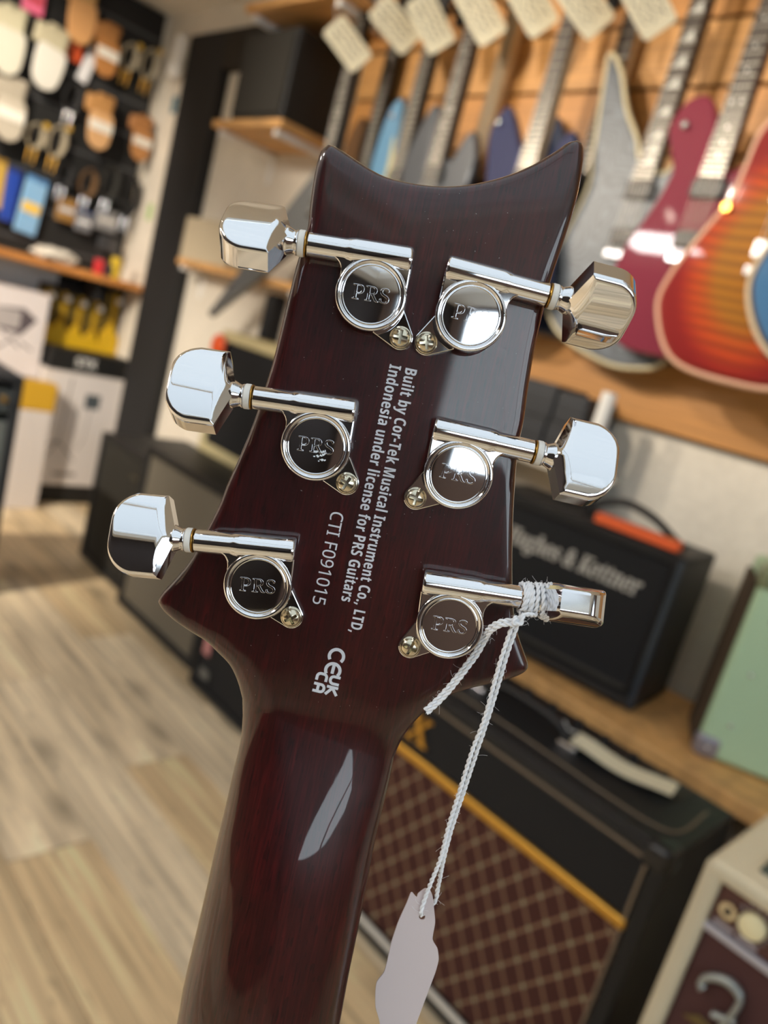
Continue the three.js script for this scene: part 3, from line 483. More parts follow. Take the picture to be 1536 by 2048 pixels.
const bodies = [
  { x: 1.69, z: -2.315, label: 'silver grey pointed V-shaped guitar hanging at the far end of the slat wall', hook: 'black hanger holding the silver V-shaped guitar', outline: [[0.03, 0.42], [-0.03, 0.42], [-0.56, -0.2], [-0.55, -0.215], [-0.1, 0.1], [0.0, 0.12], [0.19, -0.06], [0.2, -0.05]], poly: true, body: std(0x77797b, 0.35, { metalness: 0.3 }), board: ebony, inlay: 'dot', inlayX: -0.014, neckMat: blackPlastic, bevel: 0.006 },
  { x: 1.8, z: -2.115, label: 'brown guitar with dark fretboard between the silver V and the light blue one', hook: 'black hanger holding the brown guitar beside the light blue one', outline: strat(-0.1, 0.58), body: gloss(0x6a4d33), board: ebony, neckMat: blackPlastic },
  { x: 1.745, z: -1.945, label: 'light blue double-cut guitar with cream pickguard and dark fretboard', hook: 'black hanger holding the light blue guitar', outline: strat(-0.1, 0.615), body: gloss(0x6e9ec4), board: ebony, neckMat: blackPlastic, pin: [-0.095, 0.56], guard: [[-0.03, 0.42], [-0.07, 0.5], [-0.065, 0.38], [-0.09, 0.24], [0.0, 0.1], [0.09, 0.12], [0.08, 0.3], [0.06, 0.4]], guardMat: std(0xc9c49a, 0.4) },
  { x: 1.69, z: -1.785, label: 'slate grey guitar with dotted rosewood fretboard right of the light blue one', hook: 'black hanger holding the slate grey guitar', outline: strat(-0.085, 0.575), body: phy(0x3d424b, 0.4, { clearcoat: 0.4 }), inlay: 'dot', inlayX: -0.012, dots: [3, 5, 7, 9, 10, 12, 14, 15, 17, 19, 21], neckMat: std(0x3a2b22, 0.5) },
  { x: 1.8, z: -1.63, label: 'guitar with pale maple neck and brown body among the darker ones', hook: 'black hanger holding the maple neck guitar', outline: strat(-0.08, 0.46), body: gloss(0x7d5a3c), board: phy(0xcdb48f, 0.4, { clearcoat: 0.5 }) },
  { x: 1.69, z: -1.435, label: 'dark blue guitar with chrome strap button right of the maple neck guitar', hook: 'black hanger holding the dark blue guitar', outline: strat(-0.14, 0.565), body: gloss(0x2a3158), pin: [-0.145, 0.52] },
  { x: 1.8, z: -1.245, label: 'navy guitar with rosewood neck partly behind the grey burl guitar', hook: 'black hanger holding the navy guitar', outline: strat(-0.16, 0.57), body: gloss(0x1e2b45), pin: [-0.165, 0.535] },
  { x: 1.745, z: -1.075, label: 'grey burl guitar with sharp horn, cream binding and shark-fin inlays', hook: 'black hanger holding the grey burl guitar', outline: [[0.02, -0.03], [0.12, -0.035], [0.2, 0.0], [0.17, 0.12], [0.125, 0.26], [0.15, 0.4], [0.12, 0.5], [0.08, 0.47], [0.04, 0.42], [-0.03, 0.45], [-0.06, 0.5], [-0.115, 0.57], [-0.165, 0.66], [-0.212, 0.705], [-0.205, 0.64], [-0.17, 0.46], [-0.155, 0.38], [-0.18, 0.26], [-0.2, 0.13], [-0.12, 0.02]], body: phy(0xffffff, 0.4, { map: burlTex, clearcoat: 0.35 }), binding: std(0xc9bd9a, 0.4), inlay: 'fin', neckMat: std(0x3a2b22, 0.5) },
  { x: 1.69, z: -0.905, label: 'wine red glossy guitar with rounded pink horn and black pickups', hook: 'black hanger holding the wine red guitar', outline: [[0, 0.005], [0.1, 0.02], [0.165, 0.11], [0.15, 0.2], [0.115, 0.285], [0.135, 0.37], [0.11, 0.46], [0.06, 0.44], [0.03, 0.42], [-0.03, 0.46], [-0.035, 0.52], [-0.075, 0.575], [-0.125, 0.565], [-0.148, 0.51], [-0.125, 0.455], [-0.105, 0.41], [-0.125, 0.33], [-0.165, 0.23], [-0.172, 0.12], [-0.105, 0.02]], body: gloss(0x7a1f38), inlay: 'dot', pin: [-0.105, 0.51], board: rosewood, knobs: [[0.08, 0.1]], neckMat: std(0x4a1720, 0.4) },
  { x: 1.635, z: -0.715, label: 'cherry sunburst flame-top guitar with cream binding at the right edge', hook: 'black hanger holding the sunburst guitar', outline: burst, body: gloss(0x8c1512), top: gloss(0xffffff, { map: flameTex }), binding: std(0xd8a98c, 0.4), inlay: 'dot', dy: -0.015, knobs: [[0.1, 0.09], [0.12, 0.16], [-0.12, 0.34]], pickups: [[0.375, chromeSoft], [0.265, chromeSoft]], neckMat: std(0x5a1a16, 0.4) },
  { x: 1.58, z: -0.5, label: 'blue guitar with pale binding overlapping the sunburst guitar at the frame edge', hook: 'black hanger holding the blue guitar at the right edge', outline: singleCut.map(([x, y]) => [x * 1.3, y * 1.2]), body: gloss(0x3a2a22), top: gloss(0x3f6f9c), binding: std(0xcab89c, 0.4), dy: 0.04, pickups: [[0.375, chromeSoft], [0.265, chromeSoft]] },
];
bodies.forEach(wallGuitar);
// ---- cream price cards on the necks
const cardTex = canvasTex(256, 128, (c, w, h) => { c.fillStyle = '#ece6cc'; c.fillRect(0, 0, w, h); c.strokeStyle = '#5a5850'; c.lineWidth = 4; const r = mulberry(5); for (let k = 0; k < 4; k++) { c.beginPath(); for (let x = 24; x < 200 + 30 * r(); x += 9) c.lineTo(x, 24 + k * 25 + (r() - 0.5) * 16); c.stroke(); } });
[[-2.24, 2.096, 0.93, 'leftmost cream price card, hanging from the silver V-shaped guitar'], [-2.026, 2.135, 1.0, 'cream price card on the brown guitar, left one of the touching pair'], [-1.87, 2.128, 0.77, 'cream price card above the light blue guitar, right one of the touching pair'], [-1.68, 2.137, 0.82, 'pale price card above the slate grey guitar'], [-1.509, 2.145, 0.85, 'pale price card above the maple neck guitar'], [-1.34, 2.127, 0.97, 'pale price card above the dark blue guitar'], [-1.163, 2.114, 0.85, 'rightmost pale price card, above the horn of the grey burl guitar']].forEach(([z, y, a, label]) => {
  const t = thing('price_card', label, 'tag', [1.632, y, z], -Math.PI / 4, 'price cards on the wall guitars');
  const c = new THREE.Group(); t.add(c); c.name = 'card_and_loop'; c.rotation.z = a - Math.PI / 2;
  const g = slab(smoothShape([[-0.074, -0.04], [-0.066, -0.044], [0.066, -0.044], [0.074, -0.04], [0.078, -0.034], [0.078, 0.034], [0.074, 0.04], [0.066, 0.044], [-0.066, 0.044], [-0.074, 0.04], [-0.078, 0.034], [-0.078, -0.034]], 72, 0.1), 0.0014, 0.0003, 1); uvXY(g, 0.16, 0.09); { const u = g.attributes.uv; for (let i = 0; i < u.count; i++) u.setXY(i, u.getX(i) + 0.5, u.getY(i) + 0.5); }
  part('card', g, std(0xffffff, 0.7, { map: cardTex }), c); part('string_loop', tube([[-0.06, 0, 0.001], [-0.075, 0.012, 0.0], [-0.1, 0.03, -0.01], [-0.12, 0.04, -0.02]], 0.0012, 14, 5), white, c);
});

// ------------------------------------------------------------------ wall shelves with the black monitor speaker
function wallShelf(name, y, z0, z1, depth, label) {
  const zc = (z0 + z1) / 2, s = thing(name, label, 'shelf', [X_WALL, y, zc], FACE, 'wooden wall shelves');
  part('board', uvXY(rbox(z1 - z0, 0.026, depth, 0.002, 1), 0.5, 0.12, 'xz'), shelfWood, s, [0, -0.013, depth / 2]);
  for (const x of [-(z1 - z0) / 2 + 0.03, (z1 - z0) / 2 - 0.06]) { const b = part('bracket', rbox(0.026, 0.022, depth * 0.92, 0.003, 1), white, s, [x, -0.037, depth * 0.46]); part('bracket_plate', rbox(0.026, 0.12, 0.01, 0.002, 1), white, b, [0, -0.05, -depth * 0.45]); }
  return s;
}
wallShelf('wall_shelf', 1.845, -2.88, -2.42, 0.28, 'wooden wall shelf on white brackets carrying the black speaker');
wallShelf('wall_shelf', 2.235, -2.78, -2.2, 0.3, 'topmost wooden wall shelf on white brackets near the ceiling');
wallShelf('wall_shelf', 1.328, -3.22, -2.3, 0.13, 'lower wooden wall shelf carrying a cream carton behind the headstock');
{ const s = thing('monitor_speaker', 'black monitor speaker box on the wooden wall shelf', 'speaker', [1.70, 1.845, -2.6], FACE);
  part('cabinet', at(rbox(0.34, 0.3, 0.25, 0.008), 0, 0.15, 0), std(0x1d1c1a, 0.6), s); part('grille', at(rbox(0.31, 0.27, 0.012, 0.005), 0, 0.15, 0.13), std(0x2a2824, 0.9), s); part('corner_trim', at(rbox(0.008, 0.29, 0.012, 0.003), 0.164, 0.15, 0.124), std(0x3c3e42, 0.4), s);
  const c = thing('carton', 'plain cream carton on the lower wooden wall shelf', 'carton', [1.787, 1.328, -3.04], FACE); part('carton_box', at(rbox(0.38, 0.18, 0.11, 0.004), 0, 0.09, 0), std(0xcdbfa5, 0.8), c); part('carton_tape', at(box(0.05, 0.001, 0.11), 0, 0.1808, 0), std(0xb49f78, 0.5), c);
  const b = thing('black_box', 'narrow black box standing on the cream framed combo', 'box', [1.76, 1.1, -2.48]); part('box_body', at(rbox(0.06, 0.17, 0.06, 0.006), 0, 0.085, 0), blackMatte, b); part('box_lid', at(rbox(0.05, 0.008, 0.05, 0.003), 0, 0.172, 0), blackPlastic, b);
}
{ // things stuck on the plain wall strip
  const d = thing('wall_dispenser', 'white rounded plastic dispenser on the cream wall strip', 'dispenser', [X_WALL, 2.13, -3.78], FACE);
  part('tank', at(rbox(0.075, 0.12, 0.06, 0.028, 4), 0, 0.14, 0.03), white, d); part('spout', at(rbox(0.08, 0.09, 0.06, 0.03, 4), 0, 0.045, 0.035), white, d);
  const n = (label, y, z, w, h, c) => { const o = thing('sticky_note', label, 'note', [X_WALL - 0.001, y, z], FACE); part('note_sheet', rbox(w, h, 0.002, 0.001, 1), std(c, 0.8), o); part('note_flap', rbox(w * 0.9, h * 0.12, 0.003, 0.001, 1), std(c, 0.6), o, [0, h * 0.4, 0.001]); };
  n('small teal sticker on the cream wall strip', 2.03, -3.79, 0.05, 0.08, 0x2f6f86); n('small green sticker low on the cream wall strip', 1.52, -3.83, 0.05, 0.08, 0xa9c982);
}
// ------------------------------------------------------------------ accessory board on the back wall
const board = thing('accessory_board', 'black slotted accessory board covering the back wall', 'display board', [0.85, 1.165, Z_BACK]);
part('panel', at(rbox(1.94, 1.27, 0.02, 0.003, 1), 0, 0.635, 0.01), std(0x161616, 0.75), board);
for (let k = 0; k < 8; k++) part('slot_rail', at(rbox(1.94, 0.012, 0.006, 0.001, 1), 0, 0.06 + k * 0.155, 0.022), std(0x4a4b4e, 0.5), board);
const Z_HANG = Z_BACK + 0.06;
function hook(parent, y, l = 0.06) { part('hook', tube([[0, y, -0.012], [0, y, l * 0.4], [0, y + 0.006, l * 0.6]], 0.003, 10, 6), chromeSoft, parent); }
const leather = (c) => std(c, 0.6);
function strap(x, y, c1, c2, opt) {                       // folded guitar strap: flat band over a rounded leather end
  const s = thing('guitar_strap', opt.label, 'strap', [x, y, Z_HANG + 0.035], 0, 'straps on the accessory board'); const k = opt.k ?? 1; s.rotation.z = opt.tilt ?? 0;
  part('folded_band', rbox(0.13 * k, 0.08 * k, 0.035, 0.014, 3), leather(c1), s, [-0.01, 0.12 * k, 0]); part('band_fold', rbox(0.09 * k, 0.05 * k, 0.03, 0.012, 3), leather(c1), s, [0.02, 0.155 * k, -0.012]);
  part('leather_end', slab(smoothShape([[-0.052, 0.085], [-0.058, 0.02], [-0.045, -0.05], [0, -0.075], [0.045, -0.05], [0.058, 0.02], [0.052, 0.085], [0, 0.09]].map(([a, b]) => [a * k, b * k]), 60), 0.014, 0.004, 2), leather(c2), s, [0.005, 0.0, 0.01]);
  if (opt.sleeve) part('paper_label', rbox(0.11 * k, 0.045 * k, 0.004, 0.001, 1), paper, s, [0.005, 0.03 * k, 0.027], null, 'white paper label');
  hook(s, 0.17 * k);
}
strap(1.12, 1.95, 0xb9b398, 0xc9c5b6, { label: 'cream strap cut by the left photo edge on the top row', k: 1.1 });
strap(1.285, 1.955, 0xb5ad92, 0xd6d3ca, { label: 'cream strap with white rounded end on the top row', k: 1.1, tilt: -0.12 });
strap(1.395, 2.19, 0xc49a62, 0xcf9a63, { label: 'light tan strap at the upper edge of the photo', k: 1.05 });
strap(1.53, 2.1, 0xa8733f, 0xb57b42, { label: 'brown leather strap with white label on the top row', k: 0.92, sleeve: true });
strap(1.165, 1.69, 0xa9a090, 0xbfb6a6, { label: 'pale strap cut by the left photo edge on the second row', k: 1.05, sleeve: true });
strap(1.555, 1.79, 0xb9874f, 0xd9aa78, { label: 'tan strap with white label on the second row', k: 0.98, sleeve: true });
strap(1.765, 1.8, 0xa97342, 0xb9814c, { label: 'brown strap with white label at the right of the second row', k: 0.85, sleeve: true });
function packet(x, y, w, h, c, label, opt = {}) {
  const s = thing('accessory_packet', label, 'packet', [x, y, Z_HANG + (opt.dz ?? 0)], 0, 'packets on the accessory board'); s.rotation.z = opt.tilt ?? 0;
  part('pouch', rbox(w, h, opt.d ?? 0.02, 0.006, 2), opt.mat ?? phy(c, 0.3, { clearcoat: 0.6 }), s); part('header_card', rbox(w, h * 0.18, 0.006, 0.001, 1), std(opt.head ?? 0x2a2a2c, 0.6), s, [0, h * 0.5, 0]);
  if (opt.band) part('printed_band', rbox(w * 0.8, h * 0.2, 0.003, 0.001, 1), std(opt.band, 0.5), s, [0, 0, (opt.d ?? 0.02) / 2 + 0.001]);
  hook(s, h * 0.53);
}
packet(1.21, 2.21, 0.09, 0.11, 0xe86f93, 'pink packet at the top left of the accessory board', { band: 0xc23a3a, head: 0xd65a5a });
packet(1.39, 2.1, 0.12, 0.1, 0xd0562f, 'orange packet behind the light tan strap', { dz: -0.02, head: 0xc04a2a });
packet(1.485, 2.06, 0.05, 0.16, 0xe9e9ec, 'white packet beside the brown labelled strap', { dz: -0.02, tilt: -0.25 });
packet(1.235, 1.39, 0.06, 0.22, 0x2346a8, 'narrow deep blue packet on the bottom row', { head: 0x1c2f6a, tilt: -0.06 });
packet(1.33, 1.37, 0.1, 0.24, 0x7fb0dd, 'pale blue shiny packet on the bottom row', { band: 0xe6c15a, head: 0x4d7fb4, tilt: -0.1, mat: phy(0x86b5de, 0.14, { clearcoat: 1 }) });
packet(1.17, 1.42, 0.07, 0.2, 0xc8a44a, 'yellow packet at the left photo edge on the bottom row', { head: 0x8a6a20 });
packet(1.49, 1.41, 0.09, 0.11, 0x9a7440, 'small brown packet with chrome parts on the bottom row', { band: 0xc9c9cc });
packet(1.58, 1.38, 0.08, 0.09, 0x7a7c82, 'small silver packet on the bottom row', { band: 0xe6e6ea, head: 0x4a62a0 });
packet(1.69, 1.42, 0.11, 0.1, 0x8b8b8d, 'grey packet at the right of the bottom row', { band: 0xd4d0cc });
packet(1.72, 1.31, 0.1, 0.07, 0x3f3f42, 'dark grey packet below the grey one on the bottom row');
function cable(x, y, label, len = 0.11, c = 0xa79c86) {   // coiled cloth-covered cable with gold plugs and a yellow tag
  const s = thing('instrument_cable', label, 'cable', [x, y, Z_HANG], 0, 'cables on the accessory board'); s.rotation.z = -0.12;
  const loops = []; for (let k = 0; k < 4; k++) { const a = 0.022 + 0.004 * k; loops.push(tube([[0, len * 0.55, k * 0.006], [a, len * 0.3, k * 0.006], [a, -len * 0.3, k * 0.006], [0, -len * 0.55, k * 0.006], [-a, -len * 0.3, k * 0.006], [-a, len * 0.3, k * 0.006]], 0.0045, 30, 6, true)); }
  part('coil', merge(loops), std(c, 0.9), s);
  for (const q of [-0.014, 0.016]) { const pm = c === 0xa79c86 ? gold : chromeSoft, b = part('plug_barrel', cyl(0.006, 0.035, 14), pm, s, [q, -len * 0.55 - 0.02, 0.02]); part('plug_tip', cyl(0.0032, 0.03, 12), pm, b, [0, -0.032, 0]); }
  if (c === 0xa79c86) part('tag_disc', cyl(0.015, 0.003, 24).rotateX(Math.PI / 2), std(0xc9a136, 0.5), s, [0.03, len * 0.6, 0.018], null, 'yellow round tag'); hook(s, len * 0.55);
}
cable(1.655, 2.17, 'beige cloth cable left of the pair at the top right of the board'); cable(1.755, 2.18, 'beige cloth cable at the top right corner of the board', 0.13);
cable(1.3, 1.68, 'grey cloth cable with gold plugs left of the pair on the second row', 0.1); cable(1.395, 1.69, 'grey cloth cable with gold plugs right of the pair on the second row', 0.13);
cable(1.43, 1.9, 'dark cable between the two rows of straps', 0.12, 0x2c2c2e); cable(1.67, 1.6, 'dark cable below the tan strap of the second row', 0.16, 0x33322f); cable(1.565, 1.56, 'brown cable under the second row of straps', 0.12, 0x6d5236);
cable(1.785, 1.56, 'black cable at the lower right edge of the board', 0.18, 0x222224); cable(1.45, 1.56, 'black cable left of the brown one under the second row', 0.1, 0x29292b);
// ---- ledge and what lies on it
{ const s = thing('ledge', 'long orange-brown wooden ledge under the accessory board', 'shelf', [0.85, 1.16, Z_BACK]); part('plank', uvXY(rbox(1.98, 0.032, 0.29, 0.004, 1), 0.7, 0.14, 'xz'), std(0xffe0bc, 0.5, { map: paleWoodTex }), s, [0, -0.016, 0.15]); for (const x of [-0.8, 0, 0.8]) part('ledge_bracket', rbox(0.03, 0.1, 0.22, 0.004, 1), blackMatte, s, [x, -0.08, 0.115]); }
{ const c = thing('paper_bag', 'crumpled white paper bag lying on the wooden ledge', 'bag', [1.42, 1.16, -3.78]); const g = new THREE.IcosahedronGeometry(0.1, 5); const p = g.attributes.position; for (let i = 0; i < p.count; i++) { const v = V(p.getX(i), p.getY(i), p.getZ(i)), n = 0.8 + 0.4 * noise(v.x * 40 + 9, v.y * 40 + v.z * 25 + 9, 64, 64, 80); p.setXYZ(i, v.x * 1.1 * n, Math.max(0, v.y * 0.35 * n + 0.03), v.z * 0.7 * n); } g.computeVertexNormals(); part('bag_body', g, std(0xd9d2c6, 0.8), c); part('bag_flap', rbox(0.06, 0.004, 0.05, 0.001, 1), paper, c, [-0.07, 0.03, 0.06], [0.2, 0.3, 0.2]);
  const r = (x, col, label, h) => { const o = thing('pick_tin', label, 'tin', [x, 1.16, -3.76]); part('tin_body', at(cyl(0.026, h, 24), 0, h / 2, 0), std(col, 0.35), o); part('tin_lid', at(cyl(0.027, 0.012, 24), 0, h + 0.006, 0), std(0x3a3a3c, 0.3), o); };
  r(1.62, 0xc62a2e, 'red tin on the right part of the wooden ledge', 0.07); r(1.7, 0xd8b52c, 'yellow tin on the right end of the wooden ledge', 0.1); r(1.66, 0x2a2a2d, 'small black tin between the red and yellow tins', 0.045); }
// ---- below the ledge
struct('trim_3', rbox(1.98, 1.1, 0.02, 0.003, 1), std(0x191919, 0.8), [0.85, 0.56, Z_BACK + 0.01]);
{ const p = thing('blue_grey_panel', 'plain blue-grey display panel hanging below the ledge', 'panel', [1.3, 0.78, Z_BACK + 0.05]); part('panel_sheet', at(rbox(0.42, 0.34, 0.012, 0.002, 1), 0, 0.17, 0), std(0xaeb9c2, 0.7), p); part('panel_edge', at(rbox(0.42, 0.012, 0.016, 0.002, 1), 0, 0.335, 0), std(0xc4ccd2, 0.6), p); }
const ampPrint = canvasTex(256, 384, (c, w, h) => { c.fillStyle = '#eae2e2'; c.fillRect(0, 0, w, h); c.fillStyle = '#5f565c'; c.beginPath(); c.moveTo(20, 90); c.lineTo(150, 76); c.lineTo(215, 120); c.lineTo(150, 200); c.lineTo(20, 180); c.fill(); c.fillStyle = '#b9b2b2'; c.fillRect(20, 92, 118, 82); c.strokeStyle = '#8a8386'; c.lineWidth = 9; c.beginPath(); c.moveTo(60, 190); c.lineTo(150, 260); c.moveTo(140, 200); c.lineTo(40, 290); c.moveTo(150, 230); c.lineTo(210, 262); c.stroke(); });
const standPrint = canvasTex(384, 512, (c, w, h) => { c.fillStyle = '#e6dfdc'; c.fillRect(0, 0, w, h); c.strokeStyle = '#77716e'; c.lineWidth = 6; c.beginPath(); c.moveTo(128, 20); c.lineTo(110, 330); c.moveTo(110, 310); c.lineTo(30, 440); c.moveTo(112, 310); c.lineTo(200, 400); c.moveTo(108, 310); c.lineTo(60, 330); c.stroke(); c.fillStyle = '#4d565c'; c.fillRect(205, 80, 72, 66); c.lineWidth = 4; c.beginPath(); c.moveTo(240, 146); c.lineTo(228, 300); c.lineTo(200, 350); c.stroke(); c.fillStyle = '#8f8886'; c.fillRect(110, 455, 110, 20); });
function carton(x, y, z, w, h, d, mat, label, face, category = 'carton') { const o = thing('printed_carton', label, category, [x, y, z]); part('carton_box', at(rbox(w, h, d, 0.004, 1), 0, h / 2, 0), mat, o); if (face) part('carton_front_print', new THREE.PlaneGeometry(w * 0.97, h * 0.97).translate(0, h / 2, d / 2 + 0.0006), std(0xffffff, 0.7, { map: face }), o); else part('carton_flap', at(rbox(w * 0.98, 0.003, d * 0.48, 0.001, 1), 0, h + 0.0015, d * 0.24), mat, o); return o; }
carton(1.3, 0.605, -3.84, 0.26, 0.4, 0.12, std(0xe6dedd, 0.7), 'white carton printed with a speaker picture under the ledge', ampPrint);
carton(1.28, 0, -3.86, 0.28, 0.6, 0.16, std(0x20201f, 0.7), 'black carton under the white speaker-picture carton');
carton(1.64, 0.094, -3.8, 0.41, 0.58, 0.16, std(0xddd5d0, 0.7), 'white carton printed with a music stand picture', standPrint);
carton(1.385, 0.0, -3.655, 0.15, 0.48, 0.1, std(0xe0d8d4, 0.7), 'narrow white carton left of the music stand carton');
carton(1.64, 0, -3.84, 0.4, 0.09, 0.24, std(0x1d1c1b, 0.7), 'flat black carton on the floor under the white cartons');
carton(1.385, 0.484, -3.655, 0.16, 0.13, 0.1, std(0xd9a92a, 0.6), 'small yellow carton on top of the narrow white carton');
{ const o = carton(1.66, 0.676, -3.8, 0.42, 0.1, 0.16, std(0x161616, 0.6), 'black carton with white letters on top of the music stand carton'); const t = new TextGeometry('STX', { font: fontSans, size: 0.045, depth: 0.001, curveSegments: 4 }); part('white_letters', t, white, o, [-0.09, 0.03, 0.0805]); }
function yellowPack(x, y, label, k = 1) {
  const s = thing('stand_pack', label, 'packet', [x, y, Z_BACK + 0.07], 0, 'yellow packs under the ledge');
  part('black_card', at(rbox(0.1 * k, 0.4 * k, 0.01, 0.002, 1), 0, 0.2 * k, 0), std(0x1a1a1a, 0.7), s);
  part('yellow_pouch', slab(polyShape([[-0.052, 0], [0.052, 0], [0.052, 0.12], [0.0, 0.2], [-0.052, 0.14]].map(([a, b]) => [a * k, b * k])), 0.03, 0.003, 1), std(0xe0b418, 0.55), s, [0, 0, 0.006]);
  part('yellow_strip', at(rbox(0.026 * k, 0.2 * k, 0.012, 0.002, 1), 0.01, 0.27 * k, 0.01), std(0xd3a91c, 0.6), s); part('yellow_strip', at(rbox(0.012 * k, 0.22 * k, 0.012, 0.002, 1), -0.03, 0.26 * k, 0.01), std(0xa98a20, 0.6), s); part('white_seal', cyl(0.016, 0.003, 20).rotateX(Math.PI / 2), white, s, [0.03 * k, 0.33 * k, 0.017]);
}
[[1.46, 0.745, 'yellow and black pack leftmost of the row under the ledge', 0.78], [1.54, 0.745, 'yellow and black pack second from left under the ledge', 0.78], [1.62, 0.725, 'yellow and black pack in the middle of the row under the ledge', 0.82], [1.705, 0.7, 'larger yellow and black pack second from right under the ledge', 0.88], [1.797, 0.745, 'yellow and black pack rightmost of the row beside the black upright', 0.92]].forEach((a, i) => yellowPack(a[0], a[1], a[2], a[3]));
// ------------------------------------------------------------------ amplifiers: local x = world z, local z = out towards the room
function amp(name, label, x, y, zc, w, h, d, o = {}) {
  const s = thing(name, label, 'amplifier', [x, y, zc], o.turn ?? FACE);
  const m = o.mat ?? tolexBlack, t = o.t ?? 0.022, fh = o.foot ?? 0.012;
  // open-front shell: four boards and a back
  part('top_panel', at(rbox(w, t, d, o.r ?? 0.009, 3), 0, h - t / 2, -d / 2), m, s); part('bottom_panel', at(rbox(w, t, d, 0.006, 2), 0, fh + t / 2, -d / 2), m, s);
  for (const q of [-1, 1]) part('side_panel', at(rbox(t, h - fh - 0.004, d - 0.002, 0.008, 3), q * (w / 2 - t / 2), (h + fh) / 2, -d / 2), m, s);
  part('back_panel', at(box(w - 0.02, h - fh - 0.02, 0.015), 0, (h + fh) / 2, -d + 0.009), m, s);
  part('speaker_grille', at(rbox(w - 2 * t, (o.gh ?? h - fh - 2 * t), 0.014, 0.004, 2), 0, o.gy ?? (h + fh) / 2, -(o.recess ?? 0.018)), o.grille ?? grilleBlack, s);
  if (fh > 0.001) for (const q of [-1, 1]) for (const r of [0.2, 0.8]) part('foot', at(cyl(0.014, fh, 14), q * (w / 2 - 0.05), fh / 2, -d * r), blackPlastic, s);
  return s;
}
function strapHandle(s, x, y, z, len, mat, capMat = chromeSoft) {
  const h = part('handle', tube([[x - len / 2, y + 0.006, z], [x - len * 0.38, y + 0.03, z], [x, y + 0.04, z], [x + len * 0.38, y + 0.03, z], [x + len / 2, y + 0.006, z]], 0.009, 36, 8), mat, s);
  for (const q of [-1, 1]) part('handle_cap', rbox(0.04, 0.014, 0.028, 0.005), capMat, h, [x + q * len / 2, y + 0.006, z]);
}
// ---- bench along the guitar wall
{ const b = thing('display_bench', 'long low wooden display bench along the guitar wall carrying two amplifiers', 'bench', [1.635, 0, -0.25]); part('bench_top', uvXY(rbox(0.37, 0.034, 1.95, 0.004, 1), 0.12, 0.5, 'xz'), shelfWood, b, [0, 0.583, 0]); for (const z of [-0.9, 0, 0.9]) part('bench_support', rbox(0.32, 0.566, 0.03, 0.003, 1), std(0x2b2622, 0.7), b, [0.03, 0.283, z]); }
